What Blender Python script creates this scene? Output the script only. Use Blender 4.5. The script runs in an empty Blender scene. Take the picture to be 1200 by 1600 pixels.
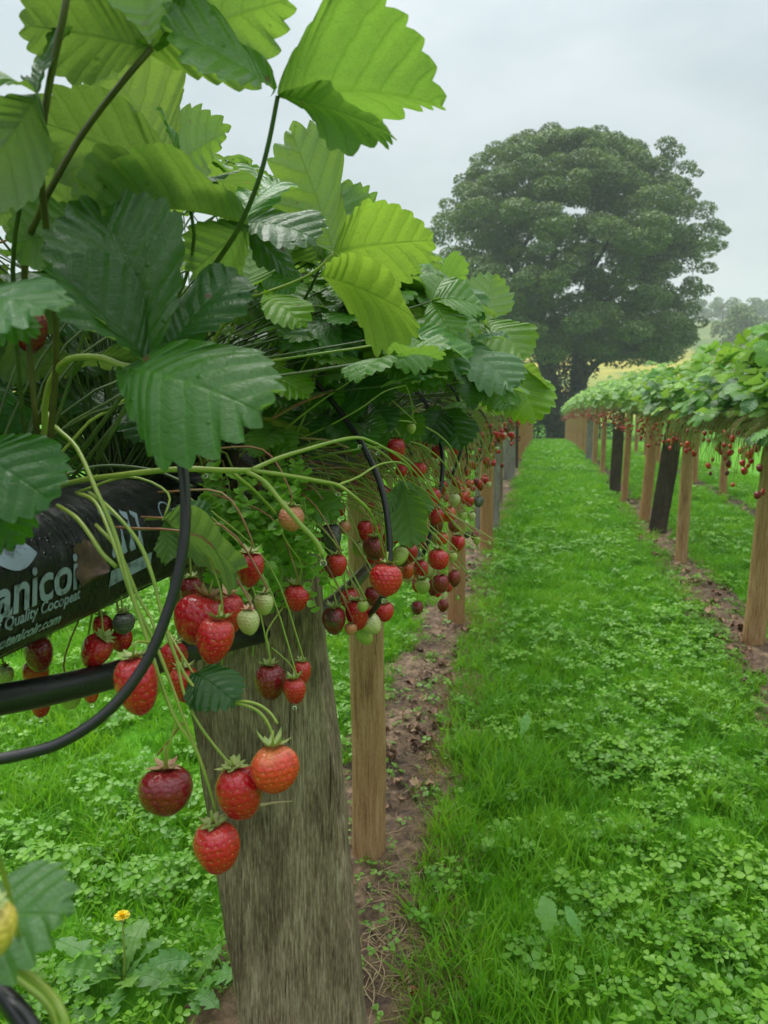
import bpy, math, random
import numpy as np
from mathutils import Vector, Matrix, noise as mnoise

R_ = random.Random(7)
SC = bpy.context.scene
COL = SC.collection

# ------------------------------------------------------------------ camera
CAM_P = Vector((0.0, 0.0, 1.25))
YAW, PIT = math.radians(11.72), math.radians(8.77)
FW = Vector((-math.sin(YAW) * math.cos(PIT), math.cos(YAW) * math.cos(PIT), -math.sin(PIT)))
RT = Vector((math.cos(YAW), math.sin(YAW), 0.0))
UP = RT.cross(FW)
cam_d = bpy.data.cameras.new('camera')
cam_d.sensor_fit = 'HORIZONTAL'
cam_d.sensor_width = 36.0
cam_d.lens = 36.0
cam_d.clip_start = 0.02
cam_d.clip_end = 3000
cam_d.dof.use_dof = True
cam_d.dof.focus_distance = 0.92
cam_d.dof.aperture_fstop = 17.0
cam = bpy.data.objects.new('camera', cam_d)
COL.objects.link(cam)
cam.matrix_world = Matrix(((RT.x, UP.x, -FW.x, CAM_P.x), (RT.y, UP.y, -FW.y, CAM_P.y), (RT.z, UP.z, -FW.z, CAM_P.z), (0, 0, 0, 1)))
SC.camera = cam

# ------------------------------------------------------------------ sky, sun, exposure
SUN_EL, SUN_AZ = math.radians(58), math.radians(-35)     # azimuth from +Y towards +X
w = bpy.data.worlds.new('World')
SC.world = w
w.use_nodes = True
nt = w.node_tree
nt.nodes.clear()
_o = nt.nodes.new('ShaderNodeOutputWorld')
_sky = nt.nodes.new('ShaderNodeTexSky')
_sky.sky_type = 'NISHITA'
_sky.sun_disc = False
_sky.sun_elevation = SUN_EL
_sky.sun_rotation = SUN_AZ
_b1 = nt.nodes.new('ShaderNodeBackground')
_b1.inputs['Strength'].default_value = 0.10
nt.links.new(_sky.outputs[0], _b1.inputs['Color'])
_tc = nt.nodes.new('ShaderNodeTexCoord')
_sep = nt.nodes.new('ShaderNodeSeparateXYZ')
nt.links.new(_tc.outputs['Generated'], _sep.inputs[0])
_mx = nt.nodes.new('ShaderNodeMath'); _mx.operation = 'MAXIMUM'; _mx.inputs[1].default_value = 0.0
nt.links.new(_sep.outputs['Z'], _mx.inputs[0])
_grad = nt.nodes.new('ShaderNodeMath'); _grad.operation = 'MULTIPLY_ADD'      # overcast: zenith brighter than the skyline
_grad.inputs[1].default_value = 1.65; _grad.inputs[2].default_value = 0.36
_pw = nt.nodes.new('ShaderNodeMath'); _pw.operation = 'POWER'; _pw.inputs[1].default_value = 2.4
nt.links.new(_mx.outputs[0], _pw.inputs[0]); nt.links.new(_pw.outputs[0], _grad.inputs[0])
_mp = nt.nodes.new('ShaderNodeMapping'); _mp.inputs['Scale'].default_value = (1.5, 1.5, 3.6); _mp.inputs['Location'].default_value = (2.4, .9, .6)
nt.links.new(_tc.outputs['Generated'], _mp.inputs[0])
_nz = nt.nodes.new('ShaderNodeTexNoise'); _nz.inputs['Scale'].default_value = 1.6; _nz.inputs['Detail'].default_value = 5; _nz.inputs['Roughness'].default_value = .52
nt.links.new(_mp.outputs[0], _nz.inputs['Vector'])
_cr = nt.nodes.new('ShaderNodeValToRGB')
_cr.color_ramp.elements[0].position = .34; _cr.color_ramp.elements[0].color = (.68, .77, .83, 1)
_cr.color_ramp.elements[1].position = .66; _cr.color_ramp.elements[1].color = (1.05, 1.10, 1.12, 1)
nt.links.new(_nz.outputs['Fac'], _cr.inputs[0])
_cm = nt.nodes.new('ShaderNodeVectorMath'); _cm.operation = 'SCALE'
nt.links.new(_cr.outputs[0], _cm.inputs[0]); nt.links.new(_grad.outputs[0], _cm.inputs['Scale'])
_b2 = nt.nodes.new('ShaderNodeBackground')
_b2.inputs['Strength'].default_value = 0.90
nt.links.new(_cm.outputs[0], _b2.inputs['Color'])
_ms = nt.nodes.new('ShaderNodeMixShader'); _ms.inputs[0].default_value = 0.92
nt.links.new(_b1.outputs[0], _ms.inputs[1]); nt.links.new(_b2.outputs[0], _ms.inputs[2])
nt.links.new(_ms.outputs[0], _o.inputs['Surface'])

sun_d = bpy.data.lights.new('sun', 'SUN')
sun_d.energy = 1.5
sun_d.angle = math.radians(40)
sun_d.color = (1.0, .97, .92)
sun = bpy.data.objects.new('sun', sun_d)
COL.objects.link(sun)
_sd = Vector((math.sin(SUN_AZ) * math.cos(SUN_EL), math.cos(SUN_AZ) * math.cos(SUN_EL), math.sin(SUN_EL)))
sun.rotation_euler = _sd.to_track_quat('Z', 'Y').to_euler()

vs = SC.view_settings
vs.view_transform = 'Standard'
vs.look = 'None'
vs.exposure = 0.88
vs.gamma = 1.0
vs.use_curve_mapping = False
SC.cycles.use_denoising = True
SC.cycles.max_bounces = 8
SC.cycles.transparent_max_bounces = 6
SC.cycles.volume_bounces = 1
SC.cycles.caustics_reflective = False
SC.cycles.caustics_refractive = False

# ------------------------------------------------------------------ helpers
F_PX = 1200.0
VPX, VPY = 852.0, 616.0


def at(px, py, d):
    """point on the sight line of a photo pixel, d metres deep"""
    return CAM_P + d * (FW + ((px - 600) / F_PX) * RT - ((py - 800) / F_PX) * UP)


def dX(px, X):
    return X * F_PX / (px - VPX)


def cvec(r, u, t):
    """direction: right, up, towards the viewer"""
    return (RT * r + UP * u - FW * t).normalized()


def gz(x, y):
    """ground height"""
    if y < 6:
        z = 0.0
    elif y < 34:
        z = -.0010 * (y - 6) ** 2
    else:
        z = -.784 - .056 * 12 * (1 - math.exp(-(y - 34) / 12.0))
    if y > 55:
        t = min(1.0, (y - 55) / 95.0)
        z += (t * t * (3 - 2 * t)) * 11.5
        if y > 150:
            z += (1 - math.exp(-(y - 150) / 160.0)) * 28
        z += min(1, (y - 55) / 80.0) * (mnoise.noise(Vector((x * .012, y * .012, 3.1))) * 3.0)
    return z


def tag(o, label=None, cat=None, group=None, kind=None):
    if label: o['label'] = label
    if cat: o['category'] = cat
    if group: o['group'] = group
    if kind: o['kind'] = kind
    return o


def link(o, parent=None):
    COL.objects.link(o)
    if parent is not None:
        o.parent = parent
    return o


def empty(name, loc=(0, 0, 0)):
    o = bpy.data.objects.new(name, None)
    o.empty_display_size = .05
    o.location = loc
    COL.objects.link(o)
    return o


def mk(name, V, F, mats=(), uv=None, smooth=True, mi=None):
    """mesh data from arrays; uv per vertex; mi material index per face"""
    me = bpy.data.meshes.new(name)
    me.from_pydata([tuple(v) for v in V], [], F)
    for m in mats:
        me.materials.append(m)
    if uv is not None and len(me.loops):
        l = me.uv_layers.new(name='UVMap')
        idx = np.empty(len(me.loops), dtype=np.int32)
        me.loops.foreach_get('vertex_index', idx)
        l.data.foreach_set('uv', np.asarray(uv, dtype=np.float32)[idx].ravel())
    if smooth:
        me.polygons.foreach_set('use_smooth', np.ones(len(me.polygons), dtype=bool))
    if mi is not None:
        me.polygons.foreach_set('material_index', np.asarray(mi, dtype=np.int32))
    me.update()
    return me


def ob(name, me, parent=None, loc=None, color=None):
    """object for a mesh given in world space; a child is placed relative to its (unrotated) parent chain"""
    o = bpy.data.objects.new(name, me)
    COL.objects.link(o)
    if loc is not None:
        o.location = loc
    if parent is not None:
        o.parent = parent
        off = Vector((0, 0, 0))
        p = parent
        while p is not None:
            off += p.location
            p = p.parent
        o.location = o.location - off
    if color is not None:
        o.color = (*color, 1)
    return o


class Acc:
    """collects shapes into one mesh"""
    def __init__(self):
        self.V, self.F, self.U, self.M = [], [], [], []

    def add(self, V, F, uv=None, m=0):
        b = len(self.V)
        self.V.extend(V)
        self.F.extend([tuple(i + b for i in f) for f in F])
        self.U.extend(uv if uv is not None else [(0, 0)] * len(V))
        self.M.extend([m] * len(F))

    def mesh(self, name, mats, smooth=True):
        return mk(name, self.V, self.F, mats, self.U, smooth, self.M)


def crom(pts, n=4):
    P = [Vector(p) for p in pts]
    if len(P) < 3:
        return P
    out = []
    for i in range(len(P) - 1):
        p0 = P[i - 1] if i > 0 else P[i] * 2 - P[i + 1]
        p1, p2 = P[i], P[i + 1]
        p3 = P[i + 2] if i + 2 < len(P) else P[i + 1] * 2 - P[i]
        for k in range(n):
            t = k / n
            out.append(.5 * ((2 * p1) + (p2 - p0) * t + (2 * p0 - 5 * p1 + 4 * p2 - p3) * t * t + (3 * p1 - p0 - 3 * p2 + p3) * t ** 3))
    out.append(P[-1])
    return out


def tube(pts, r0, r1=None, sides=7, n=4, cap=True, rfun=None):
    """smooth tube; returns V, F, uv"""
    P = crom(pts, n)
    r1 = r0 if r1 is None else r1
    V, F, U = [], [], []
    N = len(P)
    ref = None
    for i, p in enumerate(P):
        t = (P[min(i + 1, N - 1)] - P[max(i - 1, 0)])
        if t.length < 1e-9:
            t = Vector((0, 0, 1))
        t.normalize()
        if ref is None:
            ref = t.orthogonal().normalized()
        ref = (ref - t * ref.dot(t))
        if ref.length < 1e-6:
            ref = t.orthogonal()
        ref.normalize()
        bi = t.cross(ref)
        s = i / max(1, N - 1)
        r = r0 + (r1 - r0) * s
        if rfun: r *= rfun(s)
        for k in range(sides):
            a = 2 * math.pi * k / sides
            V.append(p + (ref * math.cos(a) + bi * math.sin(a)) * r)
            U.append((k / sides, s))
    for i in range(N - 1):
        for k in range(sides):
            a, b = i * sides + k, i * sides + (k + 1) % sides
            F.append((a, b, b + sides, a + sides))
    if cap:
        F.append(tuple(range(sides - 1, -1, -1)))
        F.append(tuple((N - 1) * sides + k for k in range(sides)))
    return V, F, U


# ------------------------------------------------------------------ material helpers
def new_mat(name):
    m = bpy.data.materials.new(name)
    m.use_nodes = True
    m.node_tree.nodes.clear()
    return m, m.node_tree


def nd(nt, typ, ins=None, **props):
    n = nt.nodes.new('ShaderNode' + typ)
    for k, v in props.items():
        setattr(n, k, v)
    for k, v in (ins or {}).items():
        s = n.inputs[k]
        if isinstance(v, bpy.types.NodeSocket):
            nt.links.new(v, s)
        else:
            s.default_value = v
    return n


def mth(nt, op, a, b=0.0, c=0.0, clamp=False):
    n = nt.nodes.new('ShaderNodeMath')
    n.operation = op
    n.use_clamp = clamp
    for i, v in enumerate((a, b, c)):
        if isinstance(v, bpy.types.NodeSocket):
            nt.links.new(v, n.inputs[i])
        else:
            n.inputs[i].default_value = v
    return n.outputs[0]


def mixc(nt, f, a, b, mode='MIX'):
    n = nt.nodes.new('ShaderNodeMix')
    n.data_type = 'RGBA'
    n.blend_type = mode
    for s, v in ((n.inputs[0], f), (n.inputs[6], a), (n.inputs[7], b)):
        if isinstance(v, bpy.types.NodeSocket):
            nt.links.new(v, s)
        else:
            s.default_value = v if not isinstance(v, tuple) or len(v) == 4 else (*v, 1)
    return n.outputs[2]


def ramp(nt, fac, stops, interp='LINEAR'):
    n = nt.nodes.new('ShaderNodeValToRGB')
    n.color_ramp.interpolation = interp
    e = n.color_ramp.elements
    while len(e) < len(stops):
        e.new(.5)
    for i, (p, c) in enumerate(stops):
        e[i].position = p
        e[i].color = (*c, 1) if len(c) == 3 else c
    nt.links.new(fac, n.inputs[0])
    return n.outputs[0]


def noise(nt, vec, scale, detail=3, rough=.5, dist=0.0):
    n = nd(nt, 'TexNoise', {'Scale': scale, 'Detail': detail, 'Roughness': rough, 'Distortion': dist})
    if vec is not None:
        nt.links.new(vec, n.inputs['Vector'])
    return n.outputs['Fac']


def out(nt, sh):
    o = nt.nodes.new('ShaderNodeOutputMaterial')
    nt.links.new(sh, o.inputs['Surface'])


def bump(nt, h, strength=.5, dist=.002):
    return nd(nt, 'Bump', {'Height': h, 'Strength': strength, 'Distance': dist}).outputs[0]


def pbsdf(nt, **kw):
    n = nt.nodes.new('ShaderNodeBsdfPrincipled')
    names = {'color': 'Base Color', 'rough': 'Roughness', 'normal': 'Normal', 'coat': 'Coat Weight', 'coat_r': 'Coat Roughness', 'sss': 'Subsurface Weight', 'spec': 'Specular IOR Level', 'metal': 'Metallic', 'trans': 'Transmission Weight', 'ior': 'IOR'}
    for k, v in kw.items():
        s = n.inputs[names[k]]
        if isinstance(v, bpy.types.NodeSocket):
            nt.links.new(v, s)
        else:
            s.default_value = (*v, 1) if isinstance(v, tuple) and len(v) == 3 else v
    return n


def leaf_material(name, teeth, use_obj_color=True, base=(.05, .13, .02), trans=.36, rough=.33, vein=.6, var=.25, wet=True):
    m, nt = new_mat(name)
    uvn = nd(nt, 'UVMap').outputs[0]
    sp = nd(nt, 'SeparateXYZ', {0: uvn})
    u, v = sp.outputs[0], sp.outputs[1]
    oi = nd(nt, 'ObjectInfo')
    geo = nd(nt, 'NewGeometry')
    pos = geo.outputs['Position']
    c = oi.outputs['Color'] if use_obj_color else nd(nt, 'RGB').outputs[0]
    if not use_obj_color:
        c.default_value = (*base, 1)
    # side veins end on the teeth; midrib at u = .5
    v = mth(nt, 'ADD', v, mth(nt, 'MULTIPLY', mth(nt, 'SUBTRACT', noise(nt, pos, 55.0, 3), .5), .045))
    ph = mth(nt, 'FRACT', mth(nt, 'ADD', mth(nt, 'MULTIPLY', mth(nt, 'DIVIDE', mth(nt, 'SUBTRACT', v, .01), .985), float(teeth)), 1.0))
    dv = mth(nt, 'ABSOLUTE', mth(nt, 'SUBTRACT', ph, .5))
    veinm = mth(nt, 'SUBTRACT', 1.0, mth(nt, 'MULTIPLY', dv, 9.0), clamp=True)
    du = mth(nt, 'ABSOLUTE', mth(nt, 'SUBTRACT', u, .5))
    midm = mth(nt, 'SUBTRACT', 1.0, mth(nt, 'MULTIPLY', du, 28.0), clamp=True)
    bq = mth(nt, 'ABSOLUTE', mth(nt, 'SUBTRACT', mth(nt, 'FRACT', mth(nt, 'SUBTRACT', mth(nt, 'MULTIPLY', du, 15.0), mth(nt, 'MULTIPLY', dv, 2.2))), .5))
    branch = mth(nt, 'MULTIPLY', mth(nt, 'SUBTRACT', 1.0, mth(nt, 'MULTIPLY', bq, 8.0), clamp=True), .20)
    vm = mth(nt, 'MAXIMUM', mth(nt, 'MAXIMUM', veinm, midm), branch)
    net = nd(nt, 'TexVoronoi', {'Vector': pos, 'Scale': 420.0}, feature='DISTANCE_TO_EDGE').outputs['Distance']
    netm = mth(nt, 'SUBTRACT', 1.0, mth(nt, 'MULTIPLY', net, 9.0), clamp=True)
    n1 = noise(nt, pos, 14.0, 3)
    n2 = noise(nt, pos, 120.0, 2)
    hs = nd(nt, 'HueSaturation', {'Hue': mth(nt, 'ADD', .488, mth(nt, 'MULTIPLY', oi.outputs['Random'], .024)), 'Value': mth(nt, 'ADD', 1 - var * .7, mth(nt, 'MULTIPLY', n1, var * 1.5)), 'Color': c}).outputs[0]
    col = mixc(nt, mth(nt, 'MULTIPLY', n2, .25), hs, mixc(nt, .5, hs, (.16, .20, .03), 'MIX'))
    sp_ = nd(nt, 'TexVoronoi', {'Vector': pos, 'Scale': 75.0, 'Randomness': 1.0})
    spot = mth(nt, 'MULTIPLY', mth(nt, 'MULTIPLY', mth(nt, 'SUBTRACT', .20, sp_.outputs['Distance'], clamp=True), 12.0, clamp=True), mth(nt, 'GREATER_THAN', nd(nt, 'SeparateXYZ', {0: sp_.outputs['Color']}).outputs[1], .94))
    col = mixc(nt, mth(nt, 'MULTIPLY', spot, .8), col, (.12, .05, .02))
    top = mixc(nt, mth(nt, 'MULTIPLY', vm, vein * .55), col, mixc(nt, 1.0, col, (1.9, 1.7, 1.5), 'MULTIPLY'))
    under = mixc(nt, .55, mixc(nt, 1.0, col, (1.15, 1.1, 1.2), 'MULTIPLY'), (.17, .26, .11))
    under = mixc(nt, mth(nt, 'MULTIPLY', vm, vein * .8), under, mixc(nt, 1.0, under, (.62, .72, .45), 'MULTIPLY'))
    under = mixc(nt, mth(nt, 'MULTIPLY', netm, .30), under, mixc(nt, 1.0, under, (.55, .66, .40), 'MULTIPLY'))
    colr = mixc(nt, geo.outputs['Backfacing'], top, under)
    bul = mth(nt, 'POWER', mth(nt, 'MULTIPLY', dv, 2.0, clamp=True), .55)
    lump = noise(nt, pos, 95.0, 3, .55)
    h = mth(nt, 'ADD', mth(nt, 'MULTIPLY', mth(nt, 'MAXIMUM', midm, branch), -.7), mth(nt, 'ADD', mth(nt, 'MULTIPLY', bul, .8), mth(nt, 'ADD', mth(nt, 'MULTIPLY', netm, -.06), mth(nt, 'MULTIPLY', lump, 1.6))))
    if wet:
        dr = nd(nt, 'TexVoronoi', {'Vector': pos, 'Scale': 150.0, 'Randomness': 1.0})
        drop = mth(nt, 'MULTIPLY', mth(nt, 'SUBTRACT', .30, dr.outputs['Distance'], clamp=True), mth(nt, 'GREATER_THAN', nd(nt, 'SeparateXYZ', {0: dr.outputs['Color']}).outputs[0], .93))
        h = mth(nt, 'ADD', h, mth(nt, 'MULTIPLY', drop, 6.0))
    nrm = bump(nt, h, .55, .0020)
    rg = mth(nt, 'ADD', rough, mth(nt, 'MULTIPLY', mth(nt, 'SUBTRACT', noise(nt, pos, 40.0, 2), .5), .30))
    rg = mth(nt, 'ADD', rg, mth(nt, 'MULTIPLY', geo.outputs['Backfacing'], .25))
    p = pbsdf(nt, color=colr, rough=rg, normal=nrm, spec=.42)
    tcol = mixc(nt, 1.0, colr, (2.2, 2.1, .9), 'MULTIPLY')
    tr = nd(nt, 'BsdfTranslucent', {'Color': tcol, 'Normal': nrm})
    mx = nd(nt, 'MixShader', {0: trans, 1: p.outputs[0], 2: tr.outputs[0]})
    out(nt, mx.outputs[0])
    return m


M = {}
M['leaf'] = leaf_material('strawberry_leaf', 10)
M['leaf_far'] = leaf_material('strawberry_leaf_far', 5, use_obj_color=False, base=(.12, .27, .028), trans=.38, rough=.33, var=.55, wet=False)


def stem_mat(name, c1, c2, rough=.4, sc=30.0):
    m, nt = new_mat(name)
    geo = nd(nt, 'NewGeometry')
    n = noise(nt, geo.outputs['Position'], sc, 4)
    col = ramp(nt, n, [(.35, c1), (.68, c2)])
    p = pbsdf(nt, color=col, rough=rough, spec=.5, sss=.0)
    out(nt, p.outputs[0])
    return m


M['stem'] = stem_mat('green_stem', (.20, .30, .035), (.30, .36, .06))
M['petiole_dark'] = stem_mat('dark_petiole', (.055, .045, .015), (.10, .10, .025))
M['petiole'] = stem_mat('petiole', (.032, .062, .011), (.075, .12, .022))
M['stem_red'] = stem_mat('reddish_stem', (.30, .09, .05), (.34, .24, .09))
M['stem_dry'] = stem_mat('dry_stem', (.26, .17, .07), (.46, .36, .15), .7)
M['straw'] = stem_mat('straw', (.28, .20, .10), (.46, .36, .20), .8)
M['sepal'] = stem_mat('sepal', (.22, .32, .07), (.38, .40, .14), .5, 120)
M['sepal_pink'] = stem_mat('sepal_pink', (.48, .22, .14), (.48, .40, .20), .55, 120)


def berry_mat(name, c_top, c_mid, c_tip, seed, rough=.17, bumps=.58, blotch=None):
    m, nt = new_mat(name)
    uvn = nd(nt, 'UVMap').outputs[0]
    sp = nd(nt, 'SeparateXYZ', {0: uvn})
    u, v = sp.outputs[0], sp.outputs[1]
    ROW, CLN = 11.0, 17.0
    jit = mth(nt, 'MULTIPLY', mth(nt, 'SUBTRACT', noise(nt, nd(nt, 'NewGeometry').outputs['Position'], 130.0, 2), .5), .12)
    v = mth(nt, 'ADD', v, jit)
    u = mth(nt, 'ADD', u, jit)
    vr = mth(nt, 'MULTIPLY', v, ROW)
    row = mth(nt, 'FLOOR', vr)
    fy = mth(nt, 'SUBTRACT', mth(nt, 'FRACT', vr), .5)
    fx = mth(nt, 'SUBTRACT', mth(nt, 'FRACT', mth(nt, 'ADD', mth(nt, 'MULTIPLY', u, CLN), mth(nt, 'MULTIPLY', row, .5))), .5)
    d = mth(nt, 'SQRT', mth(nt, 'ADD', mth(nt, 'MULTIPLY', fx, fx), mth(nt, 'MULTIPLY', fy, fy)))
    seedm = mth(nt, 'MULTIPLY', mth(nt, 'SUBTRACT', .135, d, clamp=True), 14.0, clamp=True)
    pit = mth(nt, 'SUBTRACT', 1.0, mth(nt, 'MULTIPLY', d, 2.3), clamp=True)
    geo = nd(nt, 'NewGeometry')
    pos = geo.outputs['Position']
    n = noise(nt, pos, 60.0, 3)
    flesh = ramp(nt, mth(nt, 'ADD', v, mth(nt, 'MULTIPLY', mth(nt, 'SUBTRACT', n, .5), .35)), [(.02, c_top), (.32, c_mid), (.95, c_tip)])
    if blotch:
        bn = noise(nt, pos, 45.0, 4, .6)
        flesh = mixc(nt, mth(nt, 'MULTIPLY', mth(nt, 'SUBTRACT', bn, .5, clamp=True), 7.0, clamp=True), flesh, blotch)
    col = mixc(nt, mth(nt, 'MULTIPLY', seedm, .6), flesh, seed)
    h = mth(nt, 'SUBTRACT', mth(nt, 'MULTIPLY', seedm, .35), pit)
    h = mth(nt, 'ADD', h, mth(nt, 'MULTIPLY', noise(nt, pos, 160.0, 2), .6))
    nrm = bump(nt, h, bumps, .0016)
    p = pbsdf(nt, color=col, rough=rough, normal=nrm, coat=.5, coat_r=.05, sss=.08, spec=.35)
    p.inputs['Subsurface Radius'].default_value = (1.0, .25, .15)
    p.inputs['Subsurface Scale'].default_value = .004
    out(nt, p.outputs[0])
    return m


B = {
    'ripe': berry_mat('ripe_berry', (.52, .05, .045), (.50, .005, .016), (.42, .004, .014), (.62, .26, .08)),
    'bright': berry_mat('bright_berry', (.60, .07, .05), (.54, .007, .017), (.48, .005, .015), (.68, .34, .10)),
    'dark': berry_mat('dark_berry', (.28, .02, .02), (.20, .005, .012), (.16, .004, .010), (.42, .12, .05)),
    'orange': berry_mat('orange_berry', (.66, .22, .07), (.66, .048, .018), (.60, .034, .015), (.70, .36, .12)),
    'pink': berry_mat('blushing_berry', (.60, .42, .18), (.66, .22, .12), (.58, .20, .10), (.60, .30, .10), rough=.35),
    'white': berry_mat('pale_berry', (.48, .52, .20), (.55, .55, .24), (.50, .42, .18), (.42, .22, .06), rough=.38),
    'green': berry_mat('green_berry', (.34, .42, .09), (.40, .46, .11), (.38, .42, .10), (.24, .24, .04), rough=.4),
    'yellow': berry_mat('yellow_berry', (.55, .45, .08), (.62, .48, .07), (.60, .42, .07), (.45, .30, .05), rough=.45),
    'spoilt': berry_mat('spoilt_berry', (.28, .02, .02), (.24, .012, .014), (.10, .02, .015), (.20, .05, .03), rough=.45, blotch=(.07, .03, .022)),
    'rotten': berry_mat('rotten_berry', (.05, .045, .04), (.09, .085, .075), (.06, .05, .045), (.16, .16, .15), rough=.85, bumps=1.0, blotch=(.20, .20, .18)),
}


def plastic_mat(name, c=(.012, .012, .013), rough=.32, drops=True, crease=False):
    m, nt = new_mat(name)
    pos = nd(nt, 'NewGeometry').outputs['Position']
    h = noise(nt, pos, 60.0, 3)
    if crease:
        mp = nd(nt, 'Mapping', {'Vector': pos, 'Scale': (14.0, 45.0, 9.0)}).outputs[0]
        h = noise(nt, mp, 1.6, 5, .6, 1.2)
    if drops:
        dr = nd(nt, 'TexVoronoi', {'Vector': pos, 'Scale': 190.0})
        drop = mth(nt, 'MULTIPLY', mth(nt, 'SUBTRACT', .36, dr.outputs['Distance'], clamp=True), mth(nt, 'GREATER_THAN', nd(nt, 'SeparateXYZ', {0: dr.outputs['Color']}).outputs[0], .80))
        h = mth(nt, 'ADD', h, mth(nt, 'MULTIPLY', drop, 3.5))
    n = noise(nt, pos, 25.0, 4)
    col = mixc(nt, mth(nt, 'MULTIPLY', mth(nt, 'SUBTRACT', n, .5, clamp=True), 1.2), c, (.06, .05, .04))
    rg = mth(nt, 'ADD', rough - .1, mth(nt, 'MULTIPLY', n, .25))
    p = pbsdf(nt, color=col, rough=rg, normal=bump(nt, h, .8 if crease else .45, .004 if crease else .0015))
    out(nt, p.outputs[0])
    return m


M['pipe'] = plastic_mat('black_pipe')
M['hoop'] = plastic_mat('black_hoop', rough=.3, drops=False)
M['bag'] = plastic_mat('black_bag_film', (.010, .010, .011), .26, True, True)


def wood_mat(name, cols, grain=1.0, lichen=0.0, stainf=.45, rough=.75, wet=0.0, streak=26.0):
    m, nt = new_mat(name)
    tc = nd(nt, 'TexCoord').outputs['Object']
    k = streak / 26.0
    n1 = noise(nt, nd(nt, 'Mapping', {'Vector': tc, 'Scale': (330 * k, 330 * k, 17 * k)}).outputs[0], 1.0, 3, .6, .5)
    n2 = noise(nt, nd(nt, 'Mapping', {'Vector': tc, 'Scale': (430.0, 430.0, 75.0)}).outputs[0], 1.0, 3, .65)
    n3 = noise(nt, nd(nt, 'Mapping', {'Vector': tc, 'Scale': (24 * k, 24 * k, 5 * k)}).outputs[0], 1.0, 6, .68, .5)
    f = mth(nt, 'ADD', mth(nt, 'MULTIPLY', n1, .42), mth(nt, 'ADD', mth(nt, 'MULTIPLY', n2, .26), mth(nt, 'MULTIPLY', n3, .42)))
    col = ramp(nt, f, [(.42, cols[0]), (.54, cols[1]), (.68, cols[2])])
    stain = mth(nt, 'MULTIPLY', mth(nt, 'SUBTRACT', noise(nt, nd(nt, 'Mapping', {'Vector': tc, 'Scale': (5.0, 5.0, 2.6)}).outputs[0], 1.0, 5, .65, .8), .5, clamp=True), 4.5, clamp=True)
    col = mixc(nt, mth(nt, 'MULTIPLY', stain, stainf), col, mixc(nt, 1.0, col, (.30, .26, .22), 'MULTIPLY'))
    nck = noise(nt, nd(nt, 'Mapping', {'Vector': tc, 'Scale': (120.0, 120.0, 5.5)}).outputs[0], 1.0, 3, .5, .4)
    crack = mth(nt, 'MULTIPLY', mth(nt, 'SUBTRACT', .33, nck, clamp=True), 16.0, clamp=True)
    col = mixc(nt, mth(nt, 'MULTIPLY', crack, .8), col, tuple(x * .25 for x in cols[0]))
    if lichen:
        ob_ = nd(nt, 'SeparateXYZ', {0: tc})
        v = nd(nt, 'TexVoronoi', {'Vector': tc, 'Scale': 130.0, 'Randomness': 1.0}).outputs['Distance']
        patch = noise(nt, tc, 9.0, 3)
        # grows along the damp edge of the board
        edge = mth(nt, 'MULTIPLY', mth(nt, 'SUBTRACT', ob_.outputs[0], .02, clamp=True), 9.0, clamp=True)
        low = mth(nt, 'MULTIPLY', mth(nt, 'SUBTRACT', .62, ob_.outputs[2], clamp=True), 2.0, clamp=True)
        k = mth(nt, 'MULTIPLY', mth(nt, 'MULTIPLY', edge, mth(nt, 'ADD', low, .15)), mth(nt, 'MULTIPLY', mth(nt, 'SUBTRACT', patch, .46, clamp=True), 40.0, clamp=True))
        lm = mth(nt, 'MULTIPLY', mth(nt, 'LESS_THAN', v, .36), k, clamp=True)
        col = mixc(nt, mth(nt, 'MULTIPLY', lm, lichen), col, (.62, .66, .60))
    h = mth(nt, 'SUBTRACT', mth(nt, 'ADD', mth(nt, 'MULTIPLY', n2, .8), mth(nt, 'MULTIPLY', n1, .5)), mth(nt, 'MULTIPLY', crack, 1.2))
    p = pbsdf(nt, color=col, rough=rough, normal=bump(nt, h, .75, .003), spec=.35)
    out(nt, p.outputs[0])
    return m


M['plank'] = wood_mat('weathered_plank', ((.060, .038, .025), (.205, .138, .090), (.43, .325, .235)), lichen=1.0, stainf=.9, streak=30.0)
M['plank_grey'] = wood_mat('grey_plank', ((.12, .105, .09), (.24, .215, .19), (.40, .37, .34)))
M['plank_dark'] = wood_mat('dark_plank', ((.022, .014, .009), (.055, .037, .024), (.115, .08, .054)))
M['post'] = wood_mat('pale_post', ((.22, .105, .04), (.42, .24, .105), (.56, .365, .19)), streak=13.0)
M['post_red'] = wood_mat('tan_post', ((.24, .11, .045), (.40, .205, .085), (.52, .30, .14)), streak=15.0)


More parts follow.
